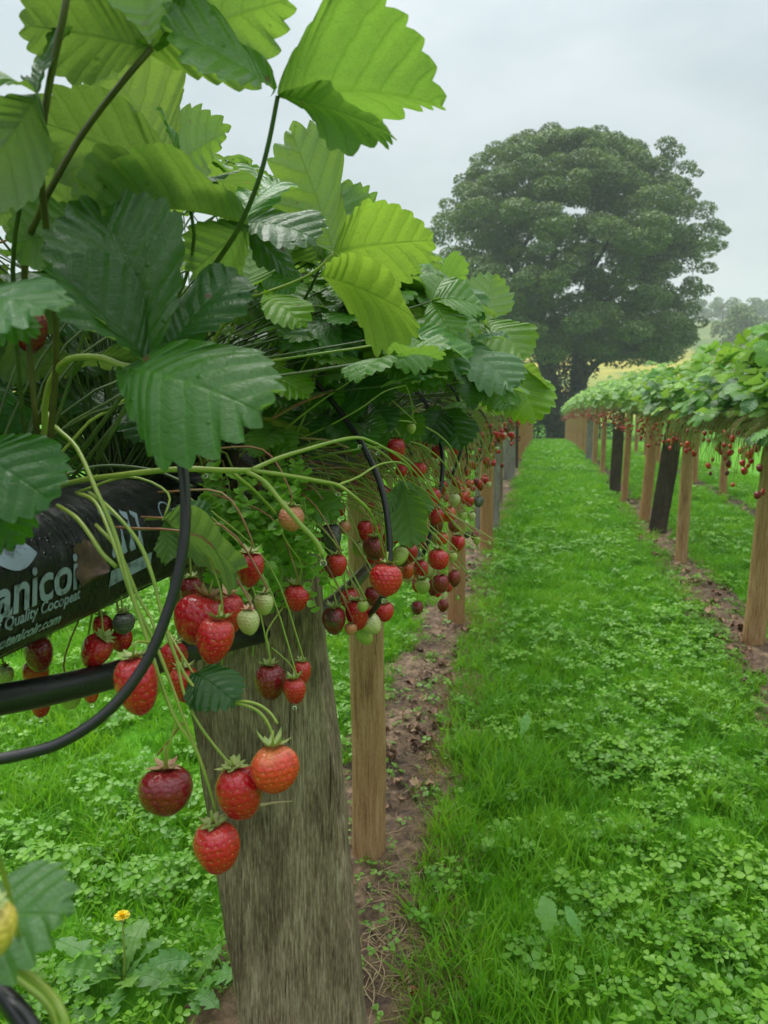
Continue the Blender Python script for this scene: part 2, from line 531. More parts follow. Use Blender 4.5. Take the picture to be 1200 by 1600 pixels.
# ------------------------------------------------------------------ ground and sky setting
def ground_mat():
    m, nt = new_mat('ground')
    pos = nd(nt, 'NewGeometry').outputs['Position']
    sp = nd(nt, 'SeparateXYZ', {0: pos})
    X, Y = sp.outputs[0], sp.outputs[1]
    wob = mth(nt, 'MULTIPLY', mth(nt, 'SUBTRACT', noise(nt, pos, 2.2, 4, .6), .5), .30)
    Xw = mth(nt, 'ADD', X, wob)

    def band(c, w):
        a = mth(nt, 'ABSOLUTE', mth(nt, 'SUBTRACT', Xw, c))
        return mth(nt, 'MULTIPLY', mth(nt, 'SUBTRACT', w, a), 14.0, clamp=True)
    s = mth(nt, 'MAXIMUM', band(-.50, .17), mth(nt, 'MAXIMUM', band(1.02, .16), band(2.2, .16)))
    s = mth(nt, 'MULTIPLY', s, mth(nt, 'LESS_THAN', Y, 35.0))
    n = noise(nt, pos, 9.0, 5, .6)
    n2 = noise(nt, pos, 60.0, 4, .6)
    soil = ramp(nt, mth(nt, 'ADD', mth(nt, 'MULTIPLY', n, .6), mth(nt, 'MULTIPLY', n2, .4)), [(.3, (.035, .022, .015)), (.55, (.085, .055, .038)), (.75, (.16, .11, .075))])
    grass = ramp(nt, mth(nt, 'ADD', mth(nt, 'MULTIPLY', n, .5), mth(nt, 'MULTIPLY', n2, .5)), [(.32, (.045, .15, .004)), (.52, (.085, .27, .008)), (.72, (.13, .35, .016))])
    # the fields beyond: ripe crop on the slope, pasture above
    nf = noise(nt, pos, .03, 3)
    nff = noise(nt, pos, .5, 4, .6)
    crop = ramp(nt, mth(nt, 'ADD', mth(nt, 'MULTIPLY', noise(nt, nd(nt, 'Mapping', {'Vector': pos, 'Scale': (.02, .09, .05)}).outputs[0], 1.0, 3), .7), mth(nt, 'MULTIPLY', nff, .3)), [(.38, (.12, .20, .04)), (.50, (.28, .28, .05)), (.62, (.46, .36, .06))])
    past = ramp(nt, mth(nt, 'ADD', mth(nt, 'MULTIPLY', nf, .7), mth(nt, 'MULTIPLY', nff, .3)), [(.36, (.035, .07, .02)), (.48, (.10, .15, .04)), (.6, (.19, .21, .06))])
    east = mth(nt, 'MULTIPLY', mth(nt, 'SUBTRACT', mth(nt, 'ADD', X, mth(nt, 'MULTIPLY', nf, 8.0)), 22.0), .3, clamp=True)
    field = mixc(nt, mth(nt, 'MAXIMUM', east, mth(nt, 'MULTIPLY', mth(nt, 'SUBTRACT', Y, 132.0), .2, clamp=True)), crop, past)
    g = mixc(nt, mth(nt, 'MULTIPLY', mth(nt, 'SUBTRACT', Y, 62.0), .1, clamp=True), grass, field)
    col = mixc(nt, s, g, soil)
    p = pbsdf(nt, color=col, rough=.9, normal=bump(nt, mth(nt, 'ADD', n2, n), .6, .02), spec=.2)
    out(nt, p.outputs[0])
    return m


M['ground'] = ground_mat()


def build_ground():
    xs = sorted(set([-600, -400, -280, -200, -140, -100, -70, -50, -35, -25, -18, -13, -9, -6.5] + [round(-5 + .5 * i, 3) for i in range(21)] + [6.5, 9, 13, 18, 25, 35, 50, 70, 90, 110, 140, 170, 200, 240, 300, 400, 600]))
    ys = sorted(set([-40, -20, -10, -5] + [round(-3 + .5 * i, 3) for i in range(90)] + [43 + 3 * i for i in range(12)] + [82 + 6 * i for i in range(20)] + [210, 225, 245, 270, 300, 340, 390, 450, 520, 600]))
    V = [(x, y, gz(x, y)) for y in ys for x in xs]
    nx = len(xs)
    F = [(j * nx + i, j * nx + i + 1, (j + 1) * nx + i + 1, (j + 1) * nx + i) for j in range(len(ys) - 1) for i in range(nx - 1)]
    o = ob('ground', mk('ground', V, F, [M['ground']]))
    tag(o, 'grassy ground with bare soil strips under the rows, falling away to yellow fields', kind='structure')


build_ground()


def soil_strip(xc, y0, y1, half, res, seed):
    m = M.get('soil')
    if m is None:
        m, nt = new_mat('soil')
        pos = nd(nt, 'NewGeometry').outputs['Position']
        n = noise(nt, pos, 22.0, 6, .65)
        n2 = noise(nt, pos, 3.0, 3, .5)
        col = ramp(nt, mth(nt, 'ADD', mth(nt, 'MULTIPLY', n, .65), mth(nt, 'MULTIPLY', n2, .35)), [(.36, (.034, .019, .010)), (.50, (.14, .085, .047)), (.64, (.33, .22, .135))])
        v = nd(nt, 'TexVoronoi', {'Vector': pos, 'Scale': 70.0}).outputs['Distance']
        rg = mth(nt, 'ADD', .45, mth(nt, 'MULTIPLY', n, .5))
        p = pbsdf(nt, color=col, rough=rg, normal=bump(nt, mth(nt, 'ADD', n, mth(nt, 'MULTIPLY', v, .6)), 1.0, .012), spec=.35)
        out(nt, p.outputs[0])
        M['soil'] = m
    nx, ny = int(2 * half / res), int((y1 - y0) / res)
    V, F = [], []
    for j in range(ny + 1):
        y = y0 + (y1 - y0) * j / ny
        for i in range(nx + 1):
            t = -1 + 2 * i / nx
            x = xc + half * t
            e = max(0.0, (abs(t) - .72) / .28)
            p = Vector((x, y, seed))
            z = .016 * mnoise.noise(p * 9) + .018 * abs(mnoise.noise(p * 22)) + .012 * mnoise.noise(p * 48)
            V.append((x + .03 * mnoise.noise(Vector((seed, y * 3, t))), y, gz(x, y) + .012 + z - .035 * e * e))
    for j in range(ny):
        for i in range(nx):
            a = j * (nx + 1) + i
            F.append((a, a + 1, a + nx + 2, a + nx + 1))
    o = ob('soil', mk('soil', V, F, [m]))
    tag(o, 'bare damp soil strip along the line of posts', kind='structure')


soil_strip(-.43, .7, 5.2, .28, .013, 1.7)
soil_strip(-.48, 5.2, 14, .22, .04, 2.7)
soil_strip(1.02, 2.6, 9, .22, .022, 4.2)


# ------------------------------------------------------------------ leaves
def leaflet(seed=0, teeth=10, rpt=5, cols=6, W=.92, fold=.25, curl=.5, wav=.05, asym=0.0, tooth=.050, pleat=.009, ym=.56, tp=.60):
    """unit leaflet, base at origin, midrib along +Y, upper face +Z; returns V (np), F, uv, chord vector"""
    rs = random.Random(seed)
    prof = {6: [0, .58, .88, 1.0, .94, .60], 5: [0, .52, .84, 1.0, .58], 4: [0, .68, 1.0, .74], 2: [0.05, 1.0], 3: [0, .9, .75]}[rpt]
    R = teeth * rpt
    ym = ym + rs.uniform(-.04, .04)
    pts = []
    fine = []
    for i in range(201):
        y = i / 200
        f = (y / ym) ** .72 if y < ym else max(0.0, 1 - ((y - ym) / (1.0 - ym)) ** 2) ** tp
        fine.append((W / 2 * f, y))
    acc = [0]
    for i in range(200):
        acc.append(acc[-1] + math.hypot(fine[i + 1][0] - fine[i][0], fine[i + 1][1] - fine[i][1]))
    tot = acc[-1]

    def marg(b):
        s = b * tot
        lo = 0
        hi = 200
        while hi - lo > 1:
            md = (lo + hi) // 2
            if acc[md] <= s: lo = md
            else: hi = md
        t = (s - acc[lo]) / max(1e-9, acc[lo + 1] - acc[lo])
        return (fine[lo][0] + (fine[lo + 1][0] - fine[lo][0]) * t, fine[lo][1] + (fine[lo + 1][1] - fine[lo][1]) * t)
    V, U, F = [], [], []
    ph1, ph2 = rs.uniform(0, 6.28), rs.uniform(0, 6.28)
    tj = [(rs.uniform(.65, 1.25), rs.uniform(.65, 1.25)) for _ in range(teeth + 1)]
    cup = rs.uniform(.25, .75)
    for r in range(R + 1):
        b = .01 + .985 * r / R
        x, y = marg(b)
        x2, y2 = marg(min(1, b + .01))
        tx, ty = x2 - x, y2 - y
        l = math.hypot(tx, ty) or 1
        nx_, ny_ = ty / l, -tx / l
        d = prof[r % rpt] * tooth * min(1, max(0, (b - .10) / .12)) * (1.0 - .35 * max(0, b - .85) / .15)
        ymid = max(0.0, y - .62 * x * (1.0 - max(0, y - .8) * .8))
        if r == R: ymid = y
        phase = (r % rpt) / rpt
        ridge = -math.cos(2 * math.pi * (phase - (.5))) if rpt > 2 else (1 if r % 2 == 0 else -1)
        row = []
        for s in (-1, 1):
            side = []
            dd_ = d * tj[r // rpt][0 if s < 0 else 1]
            mx_, my_ = x + nx_ * dd_, y + ny_ * dd_ + .5 * dd_
            for k in range(cols + 1):
                t = k / cols
                te = t
                px = mx_ * te * s * (1 + asym * s)
                py = ymid + (my_ - ymid) * te
                z = pleat * ridge * min(1, t * 1.6) * (.5 + .5 * t) * min(1, b * 6) * min(1.0, (1 - b) * 8 + .2)
                z += abs(px) * math.tan(fold) - cup * px * px
                z += wav * t * t * math.sin(ph1 + b * 9 + s * 1.3) + wav * .5 * t * math.sin(ph2 + b * 17 * s)
                side.append((px, py, z, .5 + .5 * t * s, b))
            row.append(side)
        for k in range(cols, 0, -1):
            V.append(row[0][k][:3]); U.append(row[0][k][3:])
        for k in range(0, cols + 1):
            V.append(row[1][k][:3]); U.append(row[1][k][3:])
    n = 2 * cols + 1
    for r in range(R):
        for k in range(n - 1):
            a = r * n + k
            F.append((a, a + 1, a + n + 1, a + n))
    V = np.array(V)
    c = curl if abs(curl) > 1e-3 else 1e-3
    a = c * V[:, 1]
    y = np.sin(a) / c + V[:, 2] * np.sin(a)
    z = (np.cos(a) - 1) / c + V[:, 2] * np.cos(a)
    V[:, 1], V[:, 2] = y, z
    chord = Vector((0, math.sin(c) / c, (math.cos(c) - 1) / c))
    return V, F, U, chord


def frame(d, n):
    d = Vector(d).normalized()
    n = Vector(n)
    n = (n - d * n.dot(d))
    if n.length < 1e-5:
        n = d.orthogonal()
    n.normalize()
    x = d.cross(n)
    return np.array([[x.x, d.x, n.x], [x.y, d.y, n.y], [x.z, d.z, n.z]])


def placed_leaflet(base, tip, nrm, wr=1.0, **kw):
    """leaflet whose chord runs base -> tip"""
    V, F, U, ch = leaflet(**kw)
    base, tip = Vector(base), Vector(tip)
    L = (tip - base).length
    s = L / ch.length
    al = math.atan2(ch.z, ch.y)
    ca, sa = math.cos(-al), math.sin(-al)
    W = V.copy()
    W[:, 1] = V[:, 1] * ca - V[:, 2] * sa
    W[:, 2] = V[:, 1] * sa + V[:, 2] * ca
    W[:, 0] *= wr
    Fm = frame(tip - base, nrm)
    P = (W * s) @ Fm.T + np.array(base)
    return P, F, U


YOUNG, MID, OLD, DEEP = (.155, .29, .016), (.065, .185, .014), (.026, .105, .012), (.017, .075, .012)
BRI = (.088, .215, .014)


def add_leaf(plant, junction, leaflets, petiole, color=MID, pet_mat='petiole', pr=.0017, lod=0, seed=None):
    """part 'leaf' (its stalk) with sub-parts 'leaflet'; all given as world points"""
    seed = R_.randrange(10 ** 6) if seed is None else seed
    V, F, U = tube(list(petiole) + [junction], pr * 1.15, pr * .8, 7)
    lf = ob('leaf', mk('leaf', V, F, [M[pet_mat]], U), plant)
    for i, L in enumerate(leaflets):
        tip, nrm = L[0], L[1]
        kw = dict(L[2]) if len(L) > 2 else {}
        wr = kw.pop('wr', 1.0)
        col = kw.pop('col', color)
        base = kw.pop('base', junction)
        P, Fq, Uv = placed_leaflet(base, tip, nrm, wr, seed=seed + i, **kw)
        ob('leaflet', mk('leaflet', P, Fq, [M['leaf']], Uv), lf, color=col)
    return lf


def tri_leaf(junction, d, n, size, rs, fold=.25, curl=.6, **kw):
    """three leaflets about a junction: list of (tip, normal, kw)"""
    d, n = Vector(d).normalized(), Vector(n).normalized()
    n = (n - d * n.dot(d)).normalized()
    s = n.cross(d)
    res = []
    for k, (ang, sz) in enumerate(((0, 1.0), (1.35 + rs.uniform(-.2, .2), .92), (-1.35 + rs.uniform(-.2, .2), .92))):
        dd = (d * math.cos(ang) + s * math.sin(ang)).normalized()
        dr = rs.uniform(-.05, .38)
        dd = (dd - n * dr).normalized()
        nn = (n + dd * dr + Vector((rs.uniform(-.2, .2), rs.uniform(-.2, .2), 0))).normalized()
        res.append((Vector(junction) + dd * size * sz, nn, dict(fold=fold + rs.uniform(-.15, .2), curl=curl + rs.uniform(-.4, .5), W=.88 + rs.uniform(-.06, .1), wav=.04, **kw)))
    return res


# ------------------------------------------------------------------ fruit
def berry_shape(r, ln, seg=22, ring=15, seed=0, cone=.42):
    rs = random.Random(seed)
    V, F, U = [], [], []
    ph = [rs.uniform(0, 6.28) for _ in range(4)]
    am = rs.uniform(.03, .10)
    if cone > 0: cone = cone * rs.uniform(.55, 1.35)
    pw = rs.uniform(.70, .95)
    bend = rs.uniform(-.12, .12)
    for i in range(ring + 1):
        t = i / ring
        th = math.pi * (t ** .92)
        rad = math.sin(th) ** pw * (1 - cone * t ** 1.4) * 1.06
        z = -(1 - math.cos(th)) / 2 * ln
        if t < .12: z -= (0.12 - t) * .5 * r * 2
        for k in range(seg):
            a = 2 * math.pi * k / seg
            q = 1 + am * math.sin(2 * a + ph[0] + t) + am * .6 * math.sin(3 * a + ph[1] + 2 * t) + .018 * math.sin(7 * a + ph[2] + 6 * t)
            V.append(Vector((rad * r * q * math.cos(a) + bend * r * t * t, rad * r * q * math.sin(a), z + .03 * r * math.sin(2 * a + ph[3]))))
            U.append((k / seg, t))
    for i in range(ring):
        for k in range(seg):
            a, b = i * seg + k, i * seg + (k + 1) % seg
            F.append((a, a + seg, b + seg, b))
    return V, F, U


def calyx_shape(r, n=10, seed=0, lift=.25, ln=.85):
    rs = random.Random(seed)
    V, F = [], []
    for k in range(n):
        a = 2 * math.pi * k / n + rs.uniform(-.15, .15)
        L = r * ln * rs.uniform(.75, 1.15)
        wd = r * .20
        ca, sa = math.cos(a), math.sin(a)
        up = lift + rs.uniform(-.25, .35)
        b = len(V)
        for (t, wv) in ((0.05, .5), (.4, 1.0), (.75, .62), (1.0, .02)):
            rad = .08 * r + L * t * .95
            z = L * (up * t * t) + .02 * r - .22 * r * t * (1 - t)
            for s in (-1, 0, 1):
                V.append(Vector((rad * ca - s * wd * wv * sa, rad * sa + s * wd * wv * ca, z + abs(s) * wd * .35 * wv)))
        for i in range(3):
            for j in range(2):
                q = b + i * 3 + j
                F.append((q, q + 1, q + 4, q + 3))
    return V, F


def rotate_to(V, axis_down):
    """turn local -Z to the given direction"""
    q = Vector((0, 0, -1)).rotation_difference(Vector(axis_down).normalized())
    return [q @ Vector(v) for v in V]


def berry(center, diam, kind, label, group, stalk=None, down=(0, 0, -1), ratio=1.12, seed=None, calyx='sepal', cone=.42, lift=.25, lod=0, stalk_mat='stem', sr=.0009):
    """strawberry thing > flesh, calyx, stalk; center of the fruit in world space"""
    seed = R_.randrange(10 ** 6) if seed is None else seed
    r = diam / 2
    ln = diam * ratio * (.90 + .22 * ((seed * 37) % 100) / 100)
    dn = Vector(down).normalized()
    topp = Vector(center) - dn * ln * .5
    root = empty('strawberry', topp)
    tag(root, label, 'strawberry', group)
    seg, ring = ((26, 18), (14, 10), (9, 7))[lod]
    V, F, U = berry_shape(r, ln, seg, ring, seed, cone)
    V = [v + topp for v in rotate_to(V, dn)]
    ob('flesh', mk('flesh', V, F, [B[kind]], U), root)
    if lod < 2 or seed % 2 == 0:
        V, F = calyx_shape(r * (.82 if lod < 2 else .75), 10 if lod == 0 else 7, seed, lift)
        V = [v + topp for v in rotate_to(V, dn)]
        ob('calyx', mk('calyx', V, F, [M[calyx]]), root)
    if stalk:
        V, F, U = tube([topp + dn * r * .05] + [Vector(p) for p in stalk], sr, sr * 1.2, 6)
        ob('stalk', mk('stalk', V, F, [M[stalk_mat]], U), root)
    return root

# ================================================================== posts, planks
def half_post(base, w, h, mat, label, group, lean=(0, 0), seed=0, turn=0.0):
    """half-round machined stake: flat back, rounded face, slightly uneven sawn top"""
    rs = random.Random(seed)
    V, F, U = [], [], []
    prof = [(math.cos(a) * w * .5, -math.sin(a) * w * .42) for a in [math.pi * i / 8 for i in range(9)]]
    prof += [(-w * .5, w * .06), (-w * .44, w * .12), (w * .44, w * .12), (w * .5, w * .06)]
    n = len(prof)
    lv = 12
    ct, st = math.cos(turn), math.sin(turn)
    for i in range(lv + 1):
        t = i / lv
        z = -.12 + (h + .12) * t
        q = 1 + .02 * mnoise.noise(Vector((seed * 3.1, t * 3, 0)))
        ox = lean[0] * t + .004 * mnoise.noise(Vector((seed, t * 4, 1)))
        oy = lean[1] * t
        for (x, y) in prof:
            x, y = x * q, y * q
            zz = z + (x * .12 * (1 if seed % 2 else -1) if i == lv else 0)
            V.append((x * ct - y * st + ox, x * st + y * ct + oy, zz))
    for i in range(lv):
        for k in range(n):
            a, b = i * n + k, i * n + (k + 1) % n
            F.append((a, b, b + n, a + n))
    F.append(tuple(lv * n + k for k in range(n)))
    o = ob('wooden_post', mk('wooden_post', V, F, [M[mat]], smooth=False))
    o.data.polygons.foreach_set('use_smooth', [len(p.vertices) == 4 for p in o.data.polygons])
    o.location = base
    tag(o, label, 'post', group)
    return o


def plank(base, w0, w1, th, h, mat, label, group=None, lean=(0, 0), turn=0.0, seed=0, name='wooden_plank'):
    """thick sawn board set upright, worn arrises and uneven ends"""
    V, F = [], []
    nx, nz = 8, 26
    rs = random.Random(seed)
    ct, st = math.cos(turn), math.sin(turn)
    ring = []
    e = th * .16
    for j in range(nz + 1):
        t = j / nz
        z = -.15 + (h + .15) * t
        w = w1 + (w0 - w1) * t
        row = []
        outl = [(-w / 2 + e, -th / 2)] + [(-w / 2 + e + (w - 2 * e) * i / nx, -th / 2) for i in range(1, nx)] + [(w / 2 - e, -th / 2), (w / 2, -th / 2 + e), (w / 2, th / 2 - e), (w / 2 - e, th / 2), (-w / 2 + e, th / 2), (-w / 2, th / 2 - e), (-w / 2, -th / 2 + e)]
        for (x, y) in outl:
            dx = .004 * mnoise.noise(Vector((seed, t * 6, 1 if x > 0 else 5))) + .0025 * mnoise.noise(Vector((seed + 3, t * 21, 1 if x > 0 else 5)))
            dy = .0016 * mnoise.noise(Vector((x * 40, t * 3, seed)))
            zz = z + (.012 * mnoise.noise(Vector((x * 14, 2.2, seed))) if j == nz else 0)
            xx, yy = x + dx * (abs(x) / (w / 2)), y + dy
            V.append((xx * ct - yy * st + lean[0] * t, xx * st + yy * ct + lean[1] * t, zz))
    n = nx + 8
    n = len(outl)
    for j in range(nz):
        for k in range(n):
            a, b = j * n + k, j * n + (k + 1) % n
            F.append((a, b, b + n, a + n))
    F.append(tuple(nz * n + k for k in range(n)))
    o = ob(name, mk(name, V, F, [M[mat]], smooth=False))
    o.location = base
    tag(o, label, 'plank', group)
    return o


BAGZ = 1.030          # underside of the grow bags above the ground
# the broad weathered plank nearest the viewer: leans, foot towards the lawn
_pt, _pb = at(392, 985, 1.05), at(459, 1620, 1.05)
_dirp = (_pt - _pb).normalized()
_s = _pb.z / (_pt.z - _pb.z)
_foot = _pb + (_pb - _pt) * _s
_foot.z = 0
_foot += Vector((.0, .10, 0))
_topv = at(381, 868, 1.045)
big = plank(_foot, .203, .168, .05, _topv.z, 'plank', 'broad weathered grey plank with pale lichen specks under the printed grow bag', lean=(_topv.x - _foot.x, _topv.y - _foot.y), turn=YAW * .55, seed=3)
V, F, U = tube([at(406, 1258, .995), at(430, 1254, 1.0), at(456, 1252, 1.012)], .0022, .0010, 6, 3)
ob('splinter', mk('splinter', V, F, [M['straw']], U), big)
lab = {
    0: 'pale tan half-round post standing just behind the broad weathered plank',
    1: 'pale post below the hanging fruit, second half-round post behind the plank',
    2: 'narrow tan post beside the first grey plank further down the row',
}
POSTS_L = [(578, 1340, 52, 'post', 0), (713, 978, 27, 'post_red', 1), (760, 862, 20, 'post_red', 2)]
for (px, py, wpx, mat, i) in POSTS_L:
    d = None
    # depth where the sight line meets the ground
    dirv = FW + ((px - 600) / F_PX) * RT - ((py - 800) / F_PX) * UP
    d = -CAM_P.z / dirv.z
    p = at(px, py, d)
    half_post((p.x, p.y, 0), wpx * d / F_PX, 1.04, mat, lab[i], 'half-round posts carrying the near row', seed=i + 1, turn=math.radians(10), lean=(-.01, 0))


def on_ground(px, py):
    dirv = FW + ((px - 600) / F_PX) * RT - ((py - 800) / F_PX) * UP
    d = -CAM_P.z / dirv.z
    for _ in range(20):
        p = at(px, py, d)
        d = (gz(p.x, p.y) - CAM_P.z) / dirv.z
    p = at(px, py, d)
    return Vector((p.x, p.y, gz(p.x, p.y))), d


for (px, py, wpx, mat, lb, tn) in [
        (790, 832, 38, 'plank_grey', 'broad pale grey plank in the near row beyond the tan posts', .1),
        (810, 790, 13, 'plank', 'narrow dark grey plank close behind the broad pale grey plank', .2),
        (823, 752, 18, 'plank_grey', 'grey plank in the near row, farther off than the dark narrow plank', .1),
        (831, 733, 10, 'plank_dark', 'dark plank near the far end of the near row', .1)]:
    p, d = on_ground(px, py)
    plank((-.48, p.y, p.z), wpx * d / F_PX * 1.05, wpx * d / F_PX, .05, 1.05, mat, lb, lean=(-.02, 0), turn=tn, seed=px)
for i, y in enumerate([14.0, 16.3, 18.4, 20.7, 23.0, 25.2, 27.5, 29.8, 32.0]):
    half_post((-.48, y, gz(0, y)), .085, 1.04, 'post_red', 'far tan post of the near row, small beside the end of the lawn', 'far posts of the near row', seed=i + 11)

RP = [(1176, 1008, 33, 'post', 'thick pale tan post under the leafy row across the lawn, closest of that row', 'P', (.035, 0)),
      (1063, 882, 18, 'post', 'slim pale post across the lawn, between the thick pale post and the dark leaning plank', 'P', (.01, 0)),
      (1023, 836, 27, 'plank_dark', 'dark brown plank leaning over in the row across the lawn', 'K', (.13, 0)),
      (1005, 818, 16, 'post_red', 'tan post right beside the dark leaning plank', 'P', (.06, 0)),
      (975, 783, 10, 'post_red', 'tan post touching the upright blackened plank', 'P', (.02, 0)),
      (960, 771, 17, 'plank_dark', 'upright blackened plank across the lawn, next to a tan post', 'K', (.02, 0)),
      (941, 742, 8, 'post', 'slim post just past the upright blackened plank', 'P', (0, 0)),
      (929, 727, 8, 'post', 'slim post two past the upright blackened plank', 'P', (0, 0)),
      (920, 722, 10, 'plank_grey', 'short grey plank among the slim posts of the row across the lawn', 'K', (0, 0))]
for i, (px, py, wpx, mat, lb, k, ln) in enumerate(RP):
    p, d = on_ground(px, py)
    if k == 'P':
        half_post(p, wpx * d / F_PX, 1.05, mat, lb, 'posts of the row across the lawn', seed=i + 30, lean=ln, turn=math.radians(-8))
    else:
        plank(p, wpx * d / F_PX, wpx * d / F_PX, .05, 1.06, mat, lb, lean=ln, turn=-.12, seed=i + 40)
for i in range(17):
    y = 16.0 + i * 1.07
    half_post((.97 - .003 * (y - 12), y, gz(0, y)), .09, 1.0, 'post' if i % 3 else 'post_red', 'far slim tan post in the close rank ending the row across the lawn', 'far posts of the row across the lawn', seed=i + 60)
for i in range(9):
    y = 6.3 + i * 1.85
    half_post((2.17, y, gz(0, y)), .09, 1.04, 'post_red', 'tan post of the third row, seen between the posts across the lawn', 'posts of the third row', seed=i + 90)


# ================================================================== grow bags
def bag_profile(a, hw=.108, hh=.062):
    """superellipse section, flat below; a = 0 at the lawn side (+X), counter-clockwise"""
    c, s = math.cos(a), math.sin(a)
    x = hw * math.copysign(abs(c) ** .62, c)
    z = hh * math.copysign(abs(s) ** (.75 if s > 0 else .5), s)
    return x, z + hh


def bag_point(x0, y, z0, a, t, seed, prof=bag_profile):
    """point on a bag; t in 0..1 along it"""
    e = min(t, 1 - t) * 2
    pinch = 1 - (1 - min(1, e * 5.5)) ** 2.4 * .62
    x, z = prof(a)
    q = 1 + .022 * mnoise.noise(Vector((math.cos(a) * 1.2 + seed, y * 7, math.sin(a) * 1.2))) + .012 * mnoise.noise(Vector((math.cos(a) * 3, y * 30, seed)))
    flat = 1 - (1 - pinch) * .55
    return Vector((x0 + x * q * flat, y, z0 + (z - .062) * q * pinch + .062 * (pinch * .4 + .6)))


def grow_bag(x0, y0, y1, z0f, label, group=None, seed=0, nl=40, na=28):
    V, F, U = [], [], []
    for i in range(nl + 1):
        t = i / nl
        y = y0 + (y1 - y0) * t
        for k in range(na):
            a = 2 * math.pi * k / na
            V.append(bag_point(x0, y, z0f(y), a, t, seed))
            U.append((k / na, t))
    for i in range(nl):
        for k in range(na):
            a, b = i * na + k, i * na + (k + 1) % na
            F.append((a, b, b + na, a + na))
    F.append(tuple(range(na)))
    F.append(tuple(nl * na + k for k in range(na - 1, -1, -1)))
    root = empty('grow_bag', (x0, (y0 + y1) / 2, z0f((y0 + y1) / 2)))
    tag(root, label, 'grow bag', group)
    ob('film', mk('film', V, F, [M['bag']], U), root)
    return root


def zl(y):
    return BAGZ + gz(0, y)


XL, XR = -.51, 1.03
NB_Y0, NB_Y1 = -.12, .88
bag0 = grow_bag(XL, NB_Y0, NB_Y1, zl, 'black plastic grow bag printed with white lettering and a leaf', seed=1, nl=90, na=44)
bl = ['black grow bag with torn bark-covered end behind the trailing chickweed', 'black grow bag above the first pale post, behind hanging fruit stalks']
y = .93
i = 0
while y < 33:
    lb = bl[i] if i < 2 else 'black grow bag under the leaves further along the near row'
    grow_bag(XL if y > 3 else XL, y, y + 1.0, zl, lb, None if i < 2 else 'grow bags further along the near row', seed=i + 2, nl=24 if i < 4 else 10, na=20 if i < 4 else 12)
    y += 1.05
    i += 1
y = 2.3
i = 0
while y < 33:
    grow_bag(XR, y, y + 1.0, zl, 'black grow bag mostly hidden by leaves in the row across the lawn', 'grow bags of the row across the lawn', seed=i + 60, nl=12, na=14)
    y += 1.05
    i += 1
for k in range(14):
    grow_bag(2.2, 5.5 + 1.05 * k, 6.5 + 1.05 * k, zl, 'black grow bag of the third row behind the row across the lawn', 'grow bags of the third row', seed=k + 120, nl=8, na=10)

# print on the near bag: flat ink wrapped over the film, 1 mm proud
m, nt = new_mat('bag_ink')
_pp = nd(nt, 'NewGeometry').outputs['Position']
_n = noise(nt, _pp, 90.0, 4, .6)
_c = mixc(nt, mth(nt, 'MULTIPLY', mth(nt, 'SUBTRACT', _n, .5, clamp=True), 5.0, clamp=True), (.27, .33, .41), (.07, .08, .09))
out(nt, pbsdf(nt, color=_c, rough=.4).outputs[0])
M['ink'] = m


def on_bag(yw, a_len):
    """(y, distance up the film from the lower lawn-side edge) -> point just off the film of the near bag"""
    # walk the profile from the lower edge upwards
    N = 60
    a0, a1 = -math.pi * .17, math.pi * .5
    acc = 0
    prev = bag_profile(a0)
    ang = a1
    for i in range(1, N + 1):
        a = a0 + (a1 - a0) * i / N
        q = bag_profile(a)
        dl = math.hypot(q[0] - prev[0], q[1] - prev[1])
        if acc + dl >= a_len:
            ang = a - (a1 - a0) / N * (1 - (a_len - acc) / dl)
            break
        acc += dl
        prev = q
    t = (yw - NB_Y0) / (NB_Y1 - NB_Y0)
    p = bag_point(XL, yw, zl(yw), ang, t, 1)
    p2 = bag_point(XL, yw, zl(yw), ang + .02, t, 1)
    tg = (p2 - p).normalized()
    nrm = Vector((tg.z, 0, -tg.x))
    return p + nrm * .0012


def wrapped_text(body, size, y0, a0, shear=0.0, skew=0.0, bold=0.0):
    cu = bpy.data.curves.new('print_text', 'FONT')
    cu.body = body
    cu.size = size
    cu.shear = shear
    cu.resolution_u = 4
    cu.offset = bold
    tmp = bpy.data.objects.new('print_text', cu)
    COL.objects.link(tmp)
    dg = bpy.context.evaluated_depsgraph_get()
    me = bpy.data.meshes.new_from_object(tmp.evaluated_get(dg))
    bpy.data.objects.remove(tmp)
    V = [on_bag(y0 + v.co.x, max(.004, a0 + v.co.y + skew * v.co.x)) for v in me.vertices]
    F = [tuple(p.vertices) for p in me.polygons]
    return ob('print_text', mk('print_text', V, F, [M['ink']], smooth=False), bag0)


wrapped_text('botanicoir', .045, .426, .035, .18, bold=.0010)
wrapped_text('Leaders of Quality Cocopeat', .0135, .437, .0245, .22, bold=.0003)
wrapped_text('www.botanicoir.com', .0135, .455, .0095, .22, bold=.0005)


def bag_patch(name, poly):
    """flat printed shape from (y, up) outline points, triangulated as a fan"""
    cy = sum(p[0] for p in poly) / len(poly)
    ca = sum(p[1] for p in poly) / len(poly)
    V = [on_bag(cy, ca)] + [on_bag(*p) for p in poly]
    n = len(poly)
    F = [(0, 1 + i, 1 + (i + 1) % n) for i in range(n)]
    return ob(name, mk(name, V, F, [M['ink']], smooth=False), bag0)


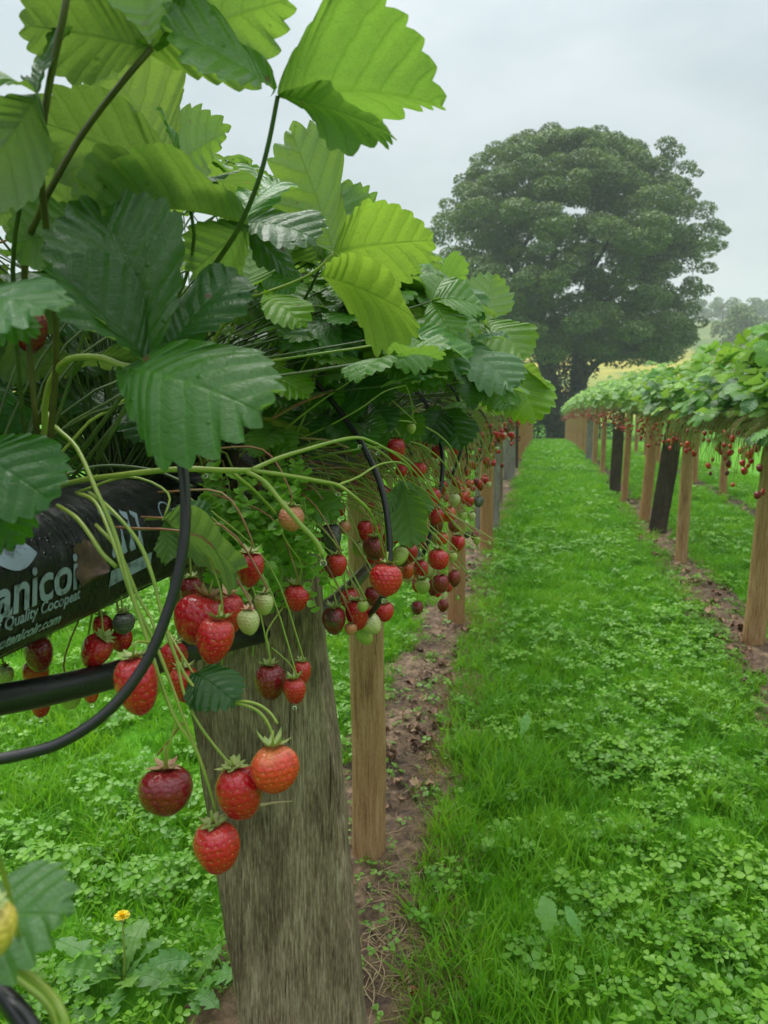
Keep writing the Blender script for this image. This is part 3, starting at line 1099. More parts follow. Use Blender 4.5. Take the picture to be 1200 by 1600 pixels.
lp = []
for i in range(13):
    t = i / 12
    lp.append((.494 + .056 * t, .081 + .022 * math.sin(math.pi * t) - .006 * t))
for i in range(1, 12):
    t = 1 - i / 12
    lp.append((.494 + .056 * t, .081 - .012 * math.sin(math.pi * t) - .006 * t))
bag_patch('printed_leaf', lp)
for i in range(4):
    yy = .655 + i * .016
    bag_patch('printed_stripe', [(yy, .045), (yy + .010, .047), (yy + .013, .095 - .004 * i), (yy + .004, .098 - .003 * i)])
bag_patch('printed_stripe', [(.645, .022), (.725, .026), (.728, .040), (.650, .037)])
rg = []
for i in range(20):
    a = 2 * math.pi * i / 20
    rg.append((.770 + .014 * math.cos(a), .075 + .014 * math.sin(a)))
V, F = [], []
for i in range(20):
    a = 2 * math.pi * i / 20
    for r in (.0115, .0135):
        V.append(on_bag(.770 + r * math.cos(a), .075 + r * math.sin(a)))
for i in range(20):
    j = (i + 1) % 20
    F.append((2 * i, 2 * j, 2 * j + 1, 2 * i + 1))
ob('printed_ring', mk('printed_ring', V, F, [M['ink']], smooth=False), bag0)

# torn brown husk stuck to the wet film over the end of the print
P, F, U = placed_leaflet(on_bag(.594, .036) + Vector((.003, 0, .0)), on_bag(.618, .070) + Vector((.005, 0, 0)), (1, -.2, .5), 1.0, seed=9, rpt=2, cols=4, fold=.1, curl=.5, wav=.10)
if 'husk' not in M:
    M['husk'] = stem_mat('brown_husk', (.04, .022, .014), (.13, .075, .045), .7, 90)
ob('stuck_husk', mk('stuck_husk', P, F, [M['husk']], U), bag0)

# galvanised wires that carry the bags
for (x, lb) in ((XL + .07, 'thin wire under the bags of the near row on the lawn side'), (XL - .07, 'thin wire under the bags of the near row on the far side'),
                (XR - .07, 'thin wire under the bags of the row across the lawn, lawn side'), (XR + .07, 'thin wire under the bags of the row across the lawn, outer side')):
    V, F, U = tube([(x, y, zl(y) + .002) for y in ([-.3, 1, 3, 6, 9, 12, 15, 18, 21, 24, 27, 30, 33] if x < 0 else [2.2, 4, 6, 9, 12, 15, 18, 21, 24, 27, 30, 33])], .0018, sides=5, n=2)
    tag(ob('support_wire', mk('support_wire', V, F, [M['pipe']], U)), lb, 'wire')

# ================================================================== irrigation pipe and hoops
pts = [(-160, 1120, .58), (0, 1093, .645), (100, 1074, .70), (200, 1048, .78), (300, 1016, .88), (370, 998, .975), (430, 983, 1.07), (498, 956, 1.22), (530, 933, 1.36), (562, 902, 1.62), (604, 858, 2.1), (650, 805, 3.0)]
PP = [at(*p) for p in pts]
PP += [Vector((-.42, y, .86 + gz(0, y))) for y in (5, 8, 12, 18, 25)]
V, F, U = tube(PP, .0135, sides=16, n=6)
pipe = ob('irrigation_pipe', mk('irrigation_pipe', V, F, [M['pipe']], U))
tag(pipe, 'black plastic irrigation pipe sagging below the grow bags across the plank', 'pipe')

hoops = [
    ([(237, 566, .462), (241, 585, .47), (256, 630, .478), (274, 680, .482), (286, 735, .48), (290, 800, .476), (284, 870, .472), (264, 950, .468), (228, 1035, .462), (172, 1108, .455), (100, 1158, .447), (30, 1180, .44), (-60, 1195, .43)], .0034, 'thick black hoop arching out over the printed grow bag', True),
    ([(432, 552, 1.02), (470, 575, 1.0), (515, 622, .97), (558, 682, .94), (588, 740, .925), (604, 800, .915), (609, 870, .905), (603, 920, .90), (582, 955, .93), (560, 975, .98)], .0038, 'black hoop curving down over the fruit stalks to the big hanging berry', True),
    ([(636, 598, 1.40), (662, 625, 1.37), (682, 665, 1.34), (691, 715, 1.32), (690, 752, 1.31), (681, 800, 1.30), (667, 852, 1.29), (648, 886, 1.3), (625, 905, 1.32), (600, 935, 1.36)], .0038, 'black hoop in front of the third post with fruit hanging inside its curve', True),
    ([(692, 592, 1.9), (708, 608, 1.88), (720, 636, 1.86), (726, 668, 1.85), (720, 705, 1.85), (706, 745, 1.85)], .0040, 'small black hoop half hidden by leaves, fourth along the row', True),
]
for P, r, lb, t in hoops:
    V, F, U = tube([at(*p) for p in P], r, sides=10, n=5)
    tag(ob('support_hoop', mk('support_hoop', V, F, [M['hoop']], U)), lb, 'hoop', 'black hoops holding fruit stalks off the bags')
for i in range(8):
    y = 2.7 + i * .62
    x = XL
    V, F, U = tube([(x + .02, y, zl(y) + .20), (x + .12, y - .01, zl(y) + .19), (x + .22, y - .02, zl(y) + .10), (x + .25, y - .02, zl(y) - .02), (x + .19, y, zl(y) - .13)], .0038, sides=6, n=4)
    tag(ob('support_hoop', mk('support_hoop', V, F, [M['hoop']], U)), 'far black hoop among the small fruit of the near row', 'hoop', 'far hoops of the near row')
# ribbed end of a hoop close to the viewer
V, F, U = tube([at(-60, 1505, .33), at(-5, 1548, .315), at(30, 1585, .305), at(62, 1640, .30), at(70, 1720, .30)], .0042, sides=12, n=20, rfun=lambda s: 1 + .09 * math.sin(s * 260))
tag(ob('ribbed_hose', mk('ribbed_hose', V, F, [M['pipe']], U)), 'ribbed black hose end below the yellow unripe berry', 'hose')

# ================================================================== strawberry plants: the ones close to the viewer
def plant(loc, label, group=None):
    r = empty('strawberry_plant', loc)
    return tag(r, label, 'strawberry plant', group)


G_NEAR = 'strawberry plants of the near row close by'
P0 = plant(at(95, 770, .68), 'large strawberry plant rooted above the printed bag, broad dark glossy leaves', G_NEAR)
PA = plant(at(20, 720, .62), 'strawberry plant with tall brown leaf stalks and leaves against the sky', G_NEAR)
P1 = plant(at(400, 690, .95), 'strawberry plant with bright yellow-green leaf over the second black hoop', G_NEAR)
PS = plant(at(-260, 1180, .42), 'strawberry plant mostly out of frame, pale blurred leaf at the lower corner', G_NEAR)


def heroes(pl, junction, petiole, leaves, color=MID, pet_mat='petiole', pr=.0017):
    J = at(*junction)
    L = []
    for (tip, n, kw) in leaves:
        kw = dict(kw)
        if 'base' in kw: kw['base'] = at(*kw['base'])
        L.append((at(*tip), cvec(*n), kw))
    return add_lf(pl, J, L, [at(*p) for p in petiole], color, pet_mat, pr)


def add_lf(*a):
    return add_leaf(*a)


# A: high leaf whose bright undersides stand against the sky
heroes(PA, (434, 150, .50), [(150, 720, .66), (250, 540, .64), (335, 415, .57), (372, 358, .54), (402, 288, .52), (420, 222, .51)],
       [((692, 166, .50), (-.10, .96, -.28), dict(wr=1.0, fold=.66, curl=.55, wav=.04, ym=.36, tp=1.05)),
        ((607, 208, .455), (-.2, .85, -.5), dict(wr=.44, fold=.2, curl=.3)),
        ((256, 48, .45), (.1, .45, .9), dict(wr=.95, fold=.3, curl=.5, col=MID, base=(430, 143, .50)))], BRI, 'petiole', .0019)
# B: leaf on a dark stalk, top of the picture
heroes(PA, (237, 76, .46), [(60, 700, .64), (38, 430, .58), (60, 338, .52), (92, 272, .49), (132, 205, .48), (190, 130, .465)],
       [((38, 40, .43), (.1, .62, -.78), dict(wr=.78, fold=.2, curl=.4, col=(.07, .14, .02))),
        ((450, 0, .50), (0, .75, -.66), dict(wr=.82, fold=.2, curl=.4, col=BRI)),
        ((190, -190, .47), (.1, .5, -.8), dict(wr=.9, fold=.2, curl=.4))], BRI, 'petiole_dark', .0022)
# C: young leaf behind
heroes(PA, (268, 262, .66), [(120, 720, .70), (250, 520, .70), (272, 350, .68)],
       [((160, 92, .67), (.15, .35, -.9), dict(wr=1.0, fold=.1, curl=.25, col=(.15, .25, .02))),
        ((244, 170, .62), (.9, .2, .25), dict(wr=.42, fold=.4, curl=.3, col=MID, base=(278, 245, .63))),
        ((352, 208, .74), (.2, .6, -.7), dict(wr=.6, fold=.3, curl=.3, col=BRI))], YOUNG, 'petiole', .0014)
# D: thick stalk in front, its leaf above the frame
heroes(PA, (112, -50, .40), [(72, 745, .62), (88, 560, .56), (76, 395, .49), (63, 258, .445), (74, 150, .425), (98, 30, .405)],
       [((60, -240, .40), (.1, .6, -.7), dict(wr=.9)), ((260, -170, .42), (.1, .6, -.7), dict(wr=.9)), ((-60, -150, .38), (.1, .6, -.7), dict(wr=.9))], MID, 'petiole_dark', .0022)
# E: grey glossy leaf at the edge
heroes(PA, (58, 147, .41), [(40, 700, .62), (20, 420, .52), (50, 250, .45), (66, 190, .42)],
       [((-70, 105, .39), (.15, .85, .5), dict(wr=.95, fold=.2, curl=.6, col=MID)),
        ((-60, 300, .42), (.2, .3, -.9), dict(wr=.95, fold=.25, curl=.5, col=(.040, .110, .012))),  # darker green paints in the shade cast by leaves above
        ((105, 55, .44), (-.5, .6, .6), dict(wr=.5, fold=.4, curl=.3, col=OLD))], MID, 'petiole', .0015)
# F: broad leaf, shade of the leaves above put into its dark green
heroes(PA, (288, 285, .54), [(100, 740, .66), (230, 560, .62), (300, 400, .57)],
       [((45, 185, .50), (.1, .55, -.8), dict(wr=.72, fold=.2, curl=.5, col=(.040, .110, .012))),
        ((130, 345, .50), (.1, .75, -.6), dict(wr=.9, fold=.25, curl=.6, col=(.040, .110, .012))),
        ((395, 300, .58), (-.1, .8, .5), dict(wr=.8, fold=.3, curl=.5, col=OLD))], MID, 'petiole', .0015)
heroes(PA, (150, 345, .57), [(60, 740, .64), (120, 560, .62), (150, 430, .59)],  # its darkest leaflets carry the upper leaves' shade in their colour
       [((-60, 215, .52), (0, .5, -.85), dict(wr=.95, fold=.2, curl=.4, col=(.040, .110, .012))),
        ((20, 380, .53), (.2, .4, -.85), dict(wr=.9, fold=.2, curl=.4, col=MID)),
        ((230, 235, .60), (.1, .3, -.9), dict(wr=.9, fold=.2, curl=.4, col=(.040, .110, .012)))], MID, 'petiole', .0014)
# G: folded leaf with a yellow-green edge
heroes(P0, (388, 352, .56), [(110, 750, .68), (260, 560, .66), (350, 430, .60)],
       [((160, 325, .51), (0, .92, -.25), dict(wr=.72, fold=.62, curl=.45, col=(.07, .17, .014))),
        ((222, 292, .54), (.3, .6, .7), dict(wr=.55, fold=.4, curl=.4, col=OLD, base=(300, 335, .55))),
        ((300, 425, .57), (.1, .5, -.8), dict(wr=.95, fold=.2, curl=.4, col=MID))], MID, 'petiole', .0015)
# H: the big dark three-part leaf
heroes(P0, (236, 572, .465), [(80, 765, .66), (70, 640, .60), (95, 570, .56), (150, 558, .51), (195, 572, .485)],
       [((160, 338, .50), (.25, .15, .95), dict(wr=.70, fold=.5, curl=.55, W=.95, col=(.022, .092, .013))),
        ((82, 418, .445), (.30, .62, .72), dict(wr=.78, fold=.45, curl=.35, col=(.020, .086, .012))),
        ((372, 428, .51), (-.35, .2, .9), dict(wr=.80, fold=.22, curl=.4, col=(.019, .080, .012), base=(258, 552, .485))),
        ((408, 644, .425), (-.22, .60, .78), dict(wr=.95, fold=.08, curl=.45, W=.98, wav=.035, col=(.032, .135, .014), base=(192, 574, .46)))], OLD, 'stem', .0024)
# I, J: leaves cut by the edge
heroes(P0, (-70, 468, .37), [(60, 760, .64), (-40, 640, .50), (-90, 540, .40)],
       [((92, 486, .36), (0, .78, .62), dict(wr=1.0, fold=.12, curl=.5, col=(.05, .15, .03))),
        ((55, 524, .375), (.1, .6, .75), dict(wr=.8, fold=.2, curl=.5, col=MID)),
        ((-120, 350, .38), (0, .7, .7), dict())], MID, 'petiole', .0017)
heroes(P0, (-50, 700, .415), [(70, 770, .65), (20, 720, .52), (-20, 700, .45)],
       [((80, 783, .405), (.15, .45, .88), dict(wr=1.05, fold=.15, curl=.5, col=OLD)),
        ((26, 852, .42), (.2, .3, .9), dict(wr=.7, fold=.25, curl=.6, col=OLD)),
        ((-60, 620, .42), (0, .7, .7), dict())], OLD, 'petiole', .0017)
# K: the bright yellow-green leaf
heroes(P1, (522, 394, .72), [(330, 690, .95), (320, 570, .88), (375, 474, .78), (405, 461, .76), (455, 443, .74), (492, 424, .725)],
       [((676, 376, .70), (-.25, .62, -.74), dict(wr=.98, fold=.06, curl=.35, wav=.03, ym=.42, tp=.85, col=(.16, .31, .016))),
        ((647, 497, .655), (-.2, .74, -.62), dict(wr=.88, fold=.1, curl=.35, wav=.03, col=(.18, .33, .016), base=(500, 430, .715))),
        ((455, 206, .75), (.45, .2, -.85), dict(wr=.66, fold=.2, curl=.25, col=(.15, .27, .03)))], YOUNG, 'stem', .0017)
heroes(P1, (505, 405, .80), [(360, 690, .97), (420, 560, .90), (480, 460, .83)],
       [((535, 285, .83), (.2, .3, -.9), dict(wr=.95, fold=.2, curl=.3, col=MID)), ((420, 320, .80), (0, .5, -.8), dict(wr=.9, col=MID)), ((600, 330, .86), (0, .5, -.8), dict(wr=.8, col=MID))], MID)
# L: dark glossy leaf in the middle
heroes(P1, (376, 350, .625), [(330, 690, .92), (300, 560, .80), (330, 420, .68)],
       [((494, 374, .60), (-.1, .72, .65), dict(wr=.98, fold=.2, curl=.6, col=OLD)), ((455, 430, .63), (0, .6, .7), dict(wr=.6, col=OLD)), ((440, 285, .68), (0, .8, .5), dict(wr=.7, col=MID))], OLD)
# M: small young leaves
heroes(P1, (388, 452, .76), [(340, 690, .93), (350, 560, .85)],
       [((392, 376, .79), (0, .4, -.9), dict(wr=1.15, fold=.1, curl=.2, col=YOUNG)), ((344, 420, .76), (0, .5, -.8), dict(wr=.7, col=YOUNG)), ((472, 508, .72), (.1, .62, .7), dict(wr=.8, fold=.2, col=YOUNG, base=(412, 460, .75)))], YOUNG, 'stem', .0012)
heroes(P1, (522, 490, .86), [(400, 700, 1.0), (470, 580, .93)],
       [((462, 550, .82), (0, .7, .7), dict(wr=1.05, fold=.1, curl=.5, col=(.06, .17, .035))), ((545, 560, .84), (0, .7, .7), dict(wr=.7, col=OLD)), ((480, 470, .86), (0, .8, .5), dict(wr=.7, col=MID))], MID, 'stem', .0012)
heroes(P1, (420, 588, .86), [(400, 700, .98), (400, 640, .92)],
       [((484, 618, .84), (0, .6, .75), dict(wr=.85, fold=.2, curl=.4, col=YOUNG)), ((440, 560, .88), (0, .6, .7), dict(wr=.7, col=YOUNG)), ((410, 640, .85), (0, .5, .8), dict(wr=.6, col=BRI))], YOUNG, 'stem', .0011)
# glossy leaves leaning out over the lawn side
heroes(P1, (716, 540, 1.22), [(560, 690, 1.35), (640, 610, 1.3), (690, 570, 1.25)],
       [((802, 606, 1.16), (-.1, .78, .62), dict(wr=.85, fold=.25, curl=.5, col=(.055, .16, .045))), ((792, 530, 1.25), (0, .9, .4), dict(wr=.6, fold=.35, curl=.4, col=(.055, .16, .045))), ((655, 604, 1.2), (.2, .6, .7), dict(wr=.75, fold=.2, col=MID))], MID)
heroes(P1, (650, 515, 1.15), [(520, 690, 1.25), (590, 590, 1.2)],
       [((722, 588, 1.08), (-.2, .85, .45), dict(wr=.55, fold=.45, curl=.5, col=(.05, .15, .04))), ((600, 575, 1.12), (.1, .6, .7), dict(wr=.8, fold=.25, col=OLD)), ((690, 490, 1.2), (0, .9, .3), dict(wr=.7, col=OLD))], OLD)
heroes(P1, (668, 452, 1.3), [(560, 690, 1.4), (620, 560, 1.35)],
       [((738, 508, 1.24), (-.1, .8, .55), dict(wr=.95, fold=.2, curl=.9, col=(.06, .17, .045))), ((640, 405, 1.3), (0, .5, -.8), dict(wr=1.0, col=BRI)), ((728, 430, 1.36), (-.2, .6, -.7), dict(wr=1.0, col=BRI))], BRI)
heroes(P1, (760, 500, 1.6), [(640, 680, 1.8), (720, 580, 1.7)],
       [((820, 560, 1.55), (-.2, .75, .5), dict(wr=.95, col=BRI)), ((770, 430, 1.65), (0, .5, -.8), dict(wr=1.0, col=BRI)), ((708, 545, 1.55), (.1, .6, .7), dict(wr=.9, col=MID))], BRI)
heroes(P1, (800, 570, 1.9), [(690, 670, 2.1), (760, 610, 2.0)],
       [((856, 606, 1.86), (-.3, .8, -.3), dict(wr=1.0, col=BRI)), ((838, 655, 1.86), (-.2, .5, .7), dict(wr=.95, col=YOUNG)), ((770, 640, 1.86), (.1, .5, .8), dict(wr=.9, col=BRI))], BRI)
heroes(P1, (690, 640, 1.35), [(600, 690, 1.5), (650, 650, 1.42)],
       [((722, 700, 1.3), (-.1, .6, .7), dict(wr=.95, col=OLD)), ((665, 690, 1.3), (.1, .5, .8), dict(wr=.95, col=OLD)), ((735, 640, 1.36), (-.1, .8, .4), dict(wr=.8, col=MID))], OLD)
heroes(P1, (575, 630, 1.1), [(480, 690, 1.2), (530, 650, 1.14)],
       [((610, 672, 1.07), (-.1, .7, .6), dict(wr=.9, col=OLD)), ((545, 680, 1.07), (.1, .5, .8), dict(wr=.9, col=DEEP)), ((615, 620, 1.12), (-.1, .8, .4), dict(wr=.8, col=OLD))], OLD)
# mid-size leaves and stout stalks under the canopy, between the first and third hoops
for (jx, jy, jd, sz, an, c_) in ((452, 628, .98, 62, 1.2, MID), (498, 590, 1.02, 58, .3, BRI), (548, 598, 1.05, 60, -.4, OLD), (468, 566, 1.0, 56, 2.2, MID), (592, 566, 1.1, 60, -.2, MID), (520, 648, .99, 50, -1.0, OLD), (610, 655, 1.15, 50, -.6, MID), (430, 672, .95, 46, -2.2, BRI), (575, 520, 1.1, 64, .4, OLD), (640, 560, 1.22, 60, -.5, BRI), (560, 660, 1.08, 44, -1.4, MID)):
    lv = []
    for q, (da, k_) in enumerate(((0, 1.0), (1.25, .9), (-1.25, .9))):
        a_ = an + da
        lv.append(((jx + sz * k_ * math.cos(a_), jy - sz * k_ * math.sin(a_) * .8 + 10, jd - .05 + .02 * q), (R_.uniform(-.3, .3), .65, .7), dict(wr=R_.uniform(.8, 1.0), fold=R_.uniform(.1, .4), curl=R_.uniform(.3, .9))))
    heroes(P1, (jx, jy, jd), [(jx - 60, 700, jd + .16), (jx - 30, (jy + 700) / 2, jd + .07)], lv, c_, R_.choice(['stem', 'petiole']), .0015)
# leaves among the fruit
heroes(P1, (628, 752, 1.04), [(500, 700, 1.2), (570, 700, 1.12)],
       [((645, 850, 1.0), (.35, .2, -.9), dict(wr=.72, fold=.15, curl=.3, col=MID)), ((606, 800, 1.03), (0, .3, -.9), dict(wr=.45, col=MID)), ((672, 800, 1.04), (0, .3, -.9), dict(wr=.5, col=MID))], MID, 'stem', .0011)
heroes(P0, (256, 812, .67), [(120, 770, .70), (200, 745, .69), (262, 770, .68)],
       [((370, 893, .61), (.2, .55, -.8), dict(wr=.82, fold=.1, curl=.5, col=(.06, .14, .04))), ((262, 880, .66), (.2, .3, -.9), dict(wr=.6, col=MID)), ((330, 800, .70), (.2, .5, .8), dict(wr=.7, col=OLD))], MID, 'stem', .0012)
heroes(P1, (440, 772, .98), [(400, 700, 1.0), (415, 740, .99)],
       [((526, 806, .95), (-.1, .8, .55), dict(wr=.8, fold=.25, curl=.4, col=BRI)), ((400, 812, .95), (.1, .6, .7), dict(wr=.7, col=MID)), ((470, 740, 1.0), (0, .7, .6), dict(wr=.8, col=MID))], BRI, 'stem', .0011)
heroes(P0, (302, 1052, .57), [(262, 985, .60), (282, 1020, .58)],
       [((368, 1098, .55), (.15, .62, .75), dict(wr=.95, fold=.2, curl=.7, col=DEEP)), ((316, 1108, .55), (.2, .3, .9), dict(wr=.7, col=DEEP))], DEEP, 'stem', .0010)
heroes(PS, (-90, 1450, .30), [(-260, 1180, .42), (-180, 1330, .33)],
       [((100, 1428, .285), (.05, .80, .58), dict(wr=.85, fold=.1, curl=.5, col=(.08, .17, .05))), ((20, 1500, .28), (.1, .5, .8), dict(wr=.6, col=(.06, .15, .04)))], MID, 'petiole', .0016)

# fruit trusses: the long green stalks, each a part of its plant
def truss(pl, P, r0, r1, mat='stem', n=5):
    V, F, U = tube([at(*p) for p in P], r0, r1, sides=8, n=n, rfun=lambda s: 1 + .05 * math.sin(s * 31))
    return ob('fruit_stalk', mk('fruit_stalk', V, F, [M[mat]], U), pl)


truss(P0, [(70, 640, .66), (88, 668, .63), (120, 700, .61), (150, 765, .585), (180, 835, .57), (205, 925, .56), (232, 1005, .555), (256, 1080, .552), (278, 1130, .55), (303, 1165, .55), (322, 1215, .55), (338, 1268, .55)], .0019, .0011)
truss(P0, [(120, 770, .66), (150, 786, .62), (178, 850, .58), (205, 930, .565), (240, 1000, .56), (264, 1060, .555), (290, 1130, .55), (318, 1200, .55)], .0018, .0010)
truss(P0, [(140, 770, .67), (172, 795, .60), (215, 845, .58), (238, 900, .57), (252, 955, .565), (276, 1030, .56), (308, 1078, .56), (350, 1094, .558), (398, 1108, .556), (421, 1135, .555), (427, 1166, .554)], .0017, .0010)
truss(P0, [(350, 1094, .558), (395, 1098, .55), (420, 1112, .548), (434, 1131, .546)], .0011, .0009)
truss(P0, [(90, 790, .66), (118, 808, .63), (140, 835, .615), (160, 865, .605), (182, 886, .60)], .0019, .0019)
truss(P0, [(150, 820, .62), (185, 860, .60), (215, 930, .585), (235, 965, .58), (250, 1005, .57)], .0016, .0010)
truss(P0, [(276, 1128, .55), (268, 1150, .55), (262, 1175, .552), (260, 1197, .555)], .0010, .0010)
truss(P0, [(276, 1030, .56), (288, 1085, .555), (310, 1130, .55), (335, 1165, .55), (356, 1190, .55), (368, 1205, .55)], .0012, .0009)
truss(P0, [(285, 1130, .55), (262, 1160, .56), (246, 1180, .57)], .0009, .0007, 'stem_red')
truss(P0, [(60, 770, .70), (120, 752, .66), (190, 742, .63), (280, 733, .60), (350, 735, .595), (392, 735, .60)], .0024, .0022)
truss(P0, [(392, 735, .60), (435, 716, .61), (480, 702, .62), (530, 688, .63), (562, 684, .64), (590, 694, .66)], .0018, .0012)
truss(P0, [(392, 735, .60), (450, 743, .61), (500, 752, .62), (528, 758, .625), (556, 778, .63), (578, 800, .65), (590, 830, .69), (602, 872, .735)], .0018, .0009)
truss(P0, [(380, 735, .60), (412, 752, .595), (440, 785, .59), (470, 820, .585), (494, 846, .585), (505, 868, .585)], .0020, .0020)
truss(P0, [(362, 738, .62), (392, 762, .64), (415, 785, .68), (430, 802, .72)], .0014, .0014)
truss(P0, [(90, 745, .70), (160, 728, .72), (240, 735, .72), (300, 760, .70)], .0017, .0014, 'petiole')
truss(P1, [(530, 757, .64), (560, 745, .68), (590, 727, .74), (620, 722, .80), (640, 733, .86), (648, 760, .9)], .0011, .0009)
truss(P1, [(590, 694, .66), (625, 715, .75), (655, 745, .85), (690, 790, .98), (712, 822, 1.06), (735, 838, 1.1), (764, 848, 1.12)], .0012, .0008)
truss(P1, [(400, 700, 1.0), (450, 690, .97), (500, 672, .95), (560, 640, .95), (600, 612, .98), (634, 602, 1.02)], .0013, .0008)
truss(P1, [(634, 602, 1.02), (642, 625, 1.03), (645, 650, 1.04), (643, 664, 1.05)], .0008, .0007)
truss(P1, [(425, 655, .93), (455, 637, .93), (490, 622, .93), (520, 610, .95)], .0018, .0016, 'stem_red')
truss(P1, [(420, 682, .95), (460, 684, .93), (510, 688, .92), (545, 700, .92)], .0014, .0012, 'stem_dry')
truss(P1, [(505, 868, .90), (506, 890, .92), (514, 912, .94), (532, 925, .95), (545, 945, .95)], .0010, .0008)
truss(P1, [(560, 790, .95), (576, 808, .97), (582, 828, .99), (584, 842, 1.0)], .0010, .0008, 'stem_red')
truss(P1, [(300, 835, .72), (325, 870, .66), (338, 900, .64), (345, 925, .63), (348, 958, .63)], .0012, .0009)
truss(P1, [(330, 888, .655), (362, 905, .66), (385, 925, .66), (393, 945, .66)], .0009, .0008, 'stem_red')
truss(P1, [(445, 945, .86), (418, 985, .82), (420, 1010, .80), (424, 1040, .80)], .0010, .0008)
truss(P1, [(424, 1012, .80), (440, 1025, .80), (456, 1042, .80), (462, 1060, .80)], .0008, .0007)
truss(P1, [(440, 830, .75), (450, 850, .78), (470, 880, .83), (468, 905, .85), (466, 915, .86)], .0009, .0007)
truss(P1, [(410, 705, .98), (470, 650, .95), (540, 600, .98), (580, 575, 1.02)], .0016, .0010)
truss(P1, [(430, 715, .98), (500, 690, .95), (560, 690, .95), (612, 720, .99), (640, 770, 1.02)], .0016, .0010)
truss(P1, [(470, 720, 1.02), (540, 705, 1.0), (600, 700, 1.04), (650, 730, 1.08), (690, 790, 1.1)], .0016, .0010)
truss(P1, [(520, 700, 1.1), (600, 660, 1.08), (660, 665, 1.12), (705, 700, 1.18), (725, 760, 1.2)], .0016, .0010)
truss(P1, [(560, 700, 1.2), (640, 690, 1.16), (690, 720, 1.2), (722, 775, 1.24)], .0016, .0010)
truss(P1, [(450, 700, .98), (480, 640, .97), (500, 560, .98), (530, 480, 1.0)], .0016, .0010)
truss(P1, [(600, 700, 1.4), (680, 650, 1.35), (735, 665, 1.36), (770, 720, 1.4)], .0016, .0010)
for k in range(26):      # many thinner stalks leaning out over the bags beyond
    y0 = 1.15 + k * .075
    xo = R_.uniform(.16, .34)
    p0 = Vector((XL + R_.uniform(-.02, .08), y0, zl(y0) + .13))
    pts_ = [p0, p0 + Vector((xo * .35, -.03, R_.uniform(.01, .06))), p0 + Vector((xo * .75, -.08, R_.uniform(-.06, .0))), p0 + Vector((xo, -.11 + R_.uniform(-.05, .05), R_.uniform(-.24, -.10)))]
    V, F, U = tube(pts_, .0013, .0008, 6, 4)
    ob('fruit_stalk', mk('fruit_stalk', V, F, [M[R_.choice(['stem', 'stem', 'stem', 'stem_red', 'stem_dry'])]], U), P1)

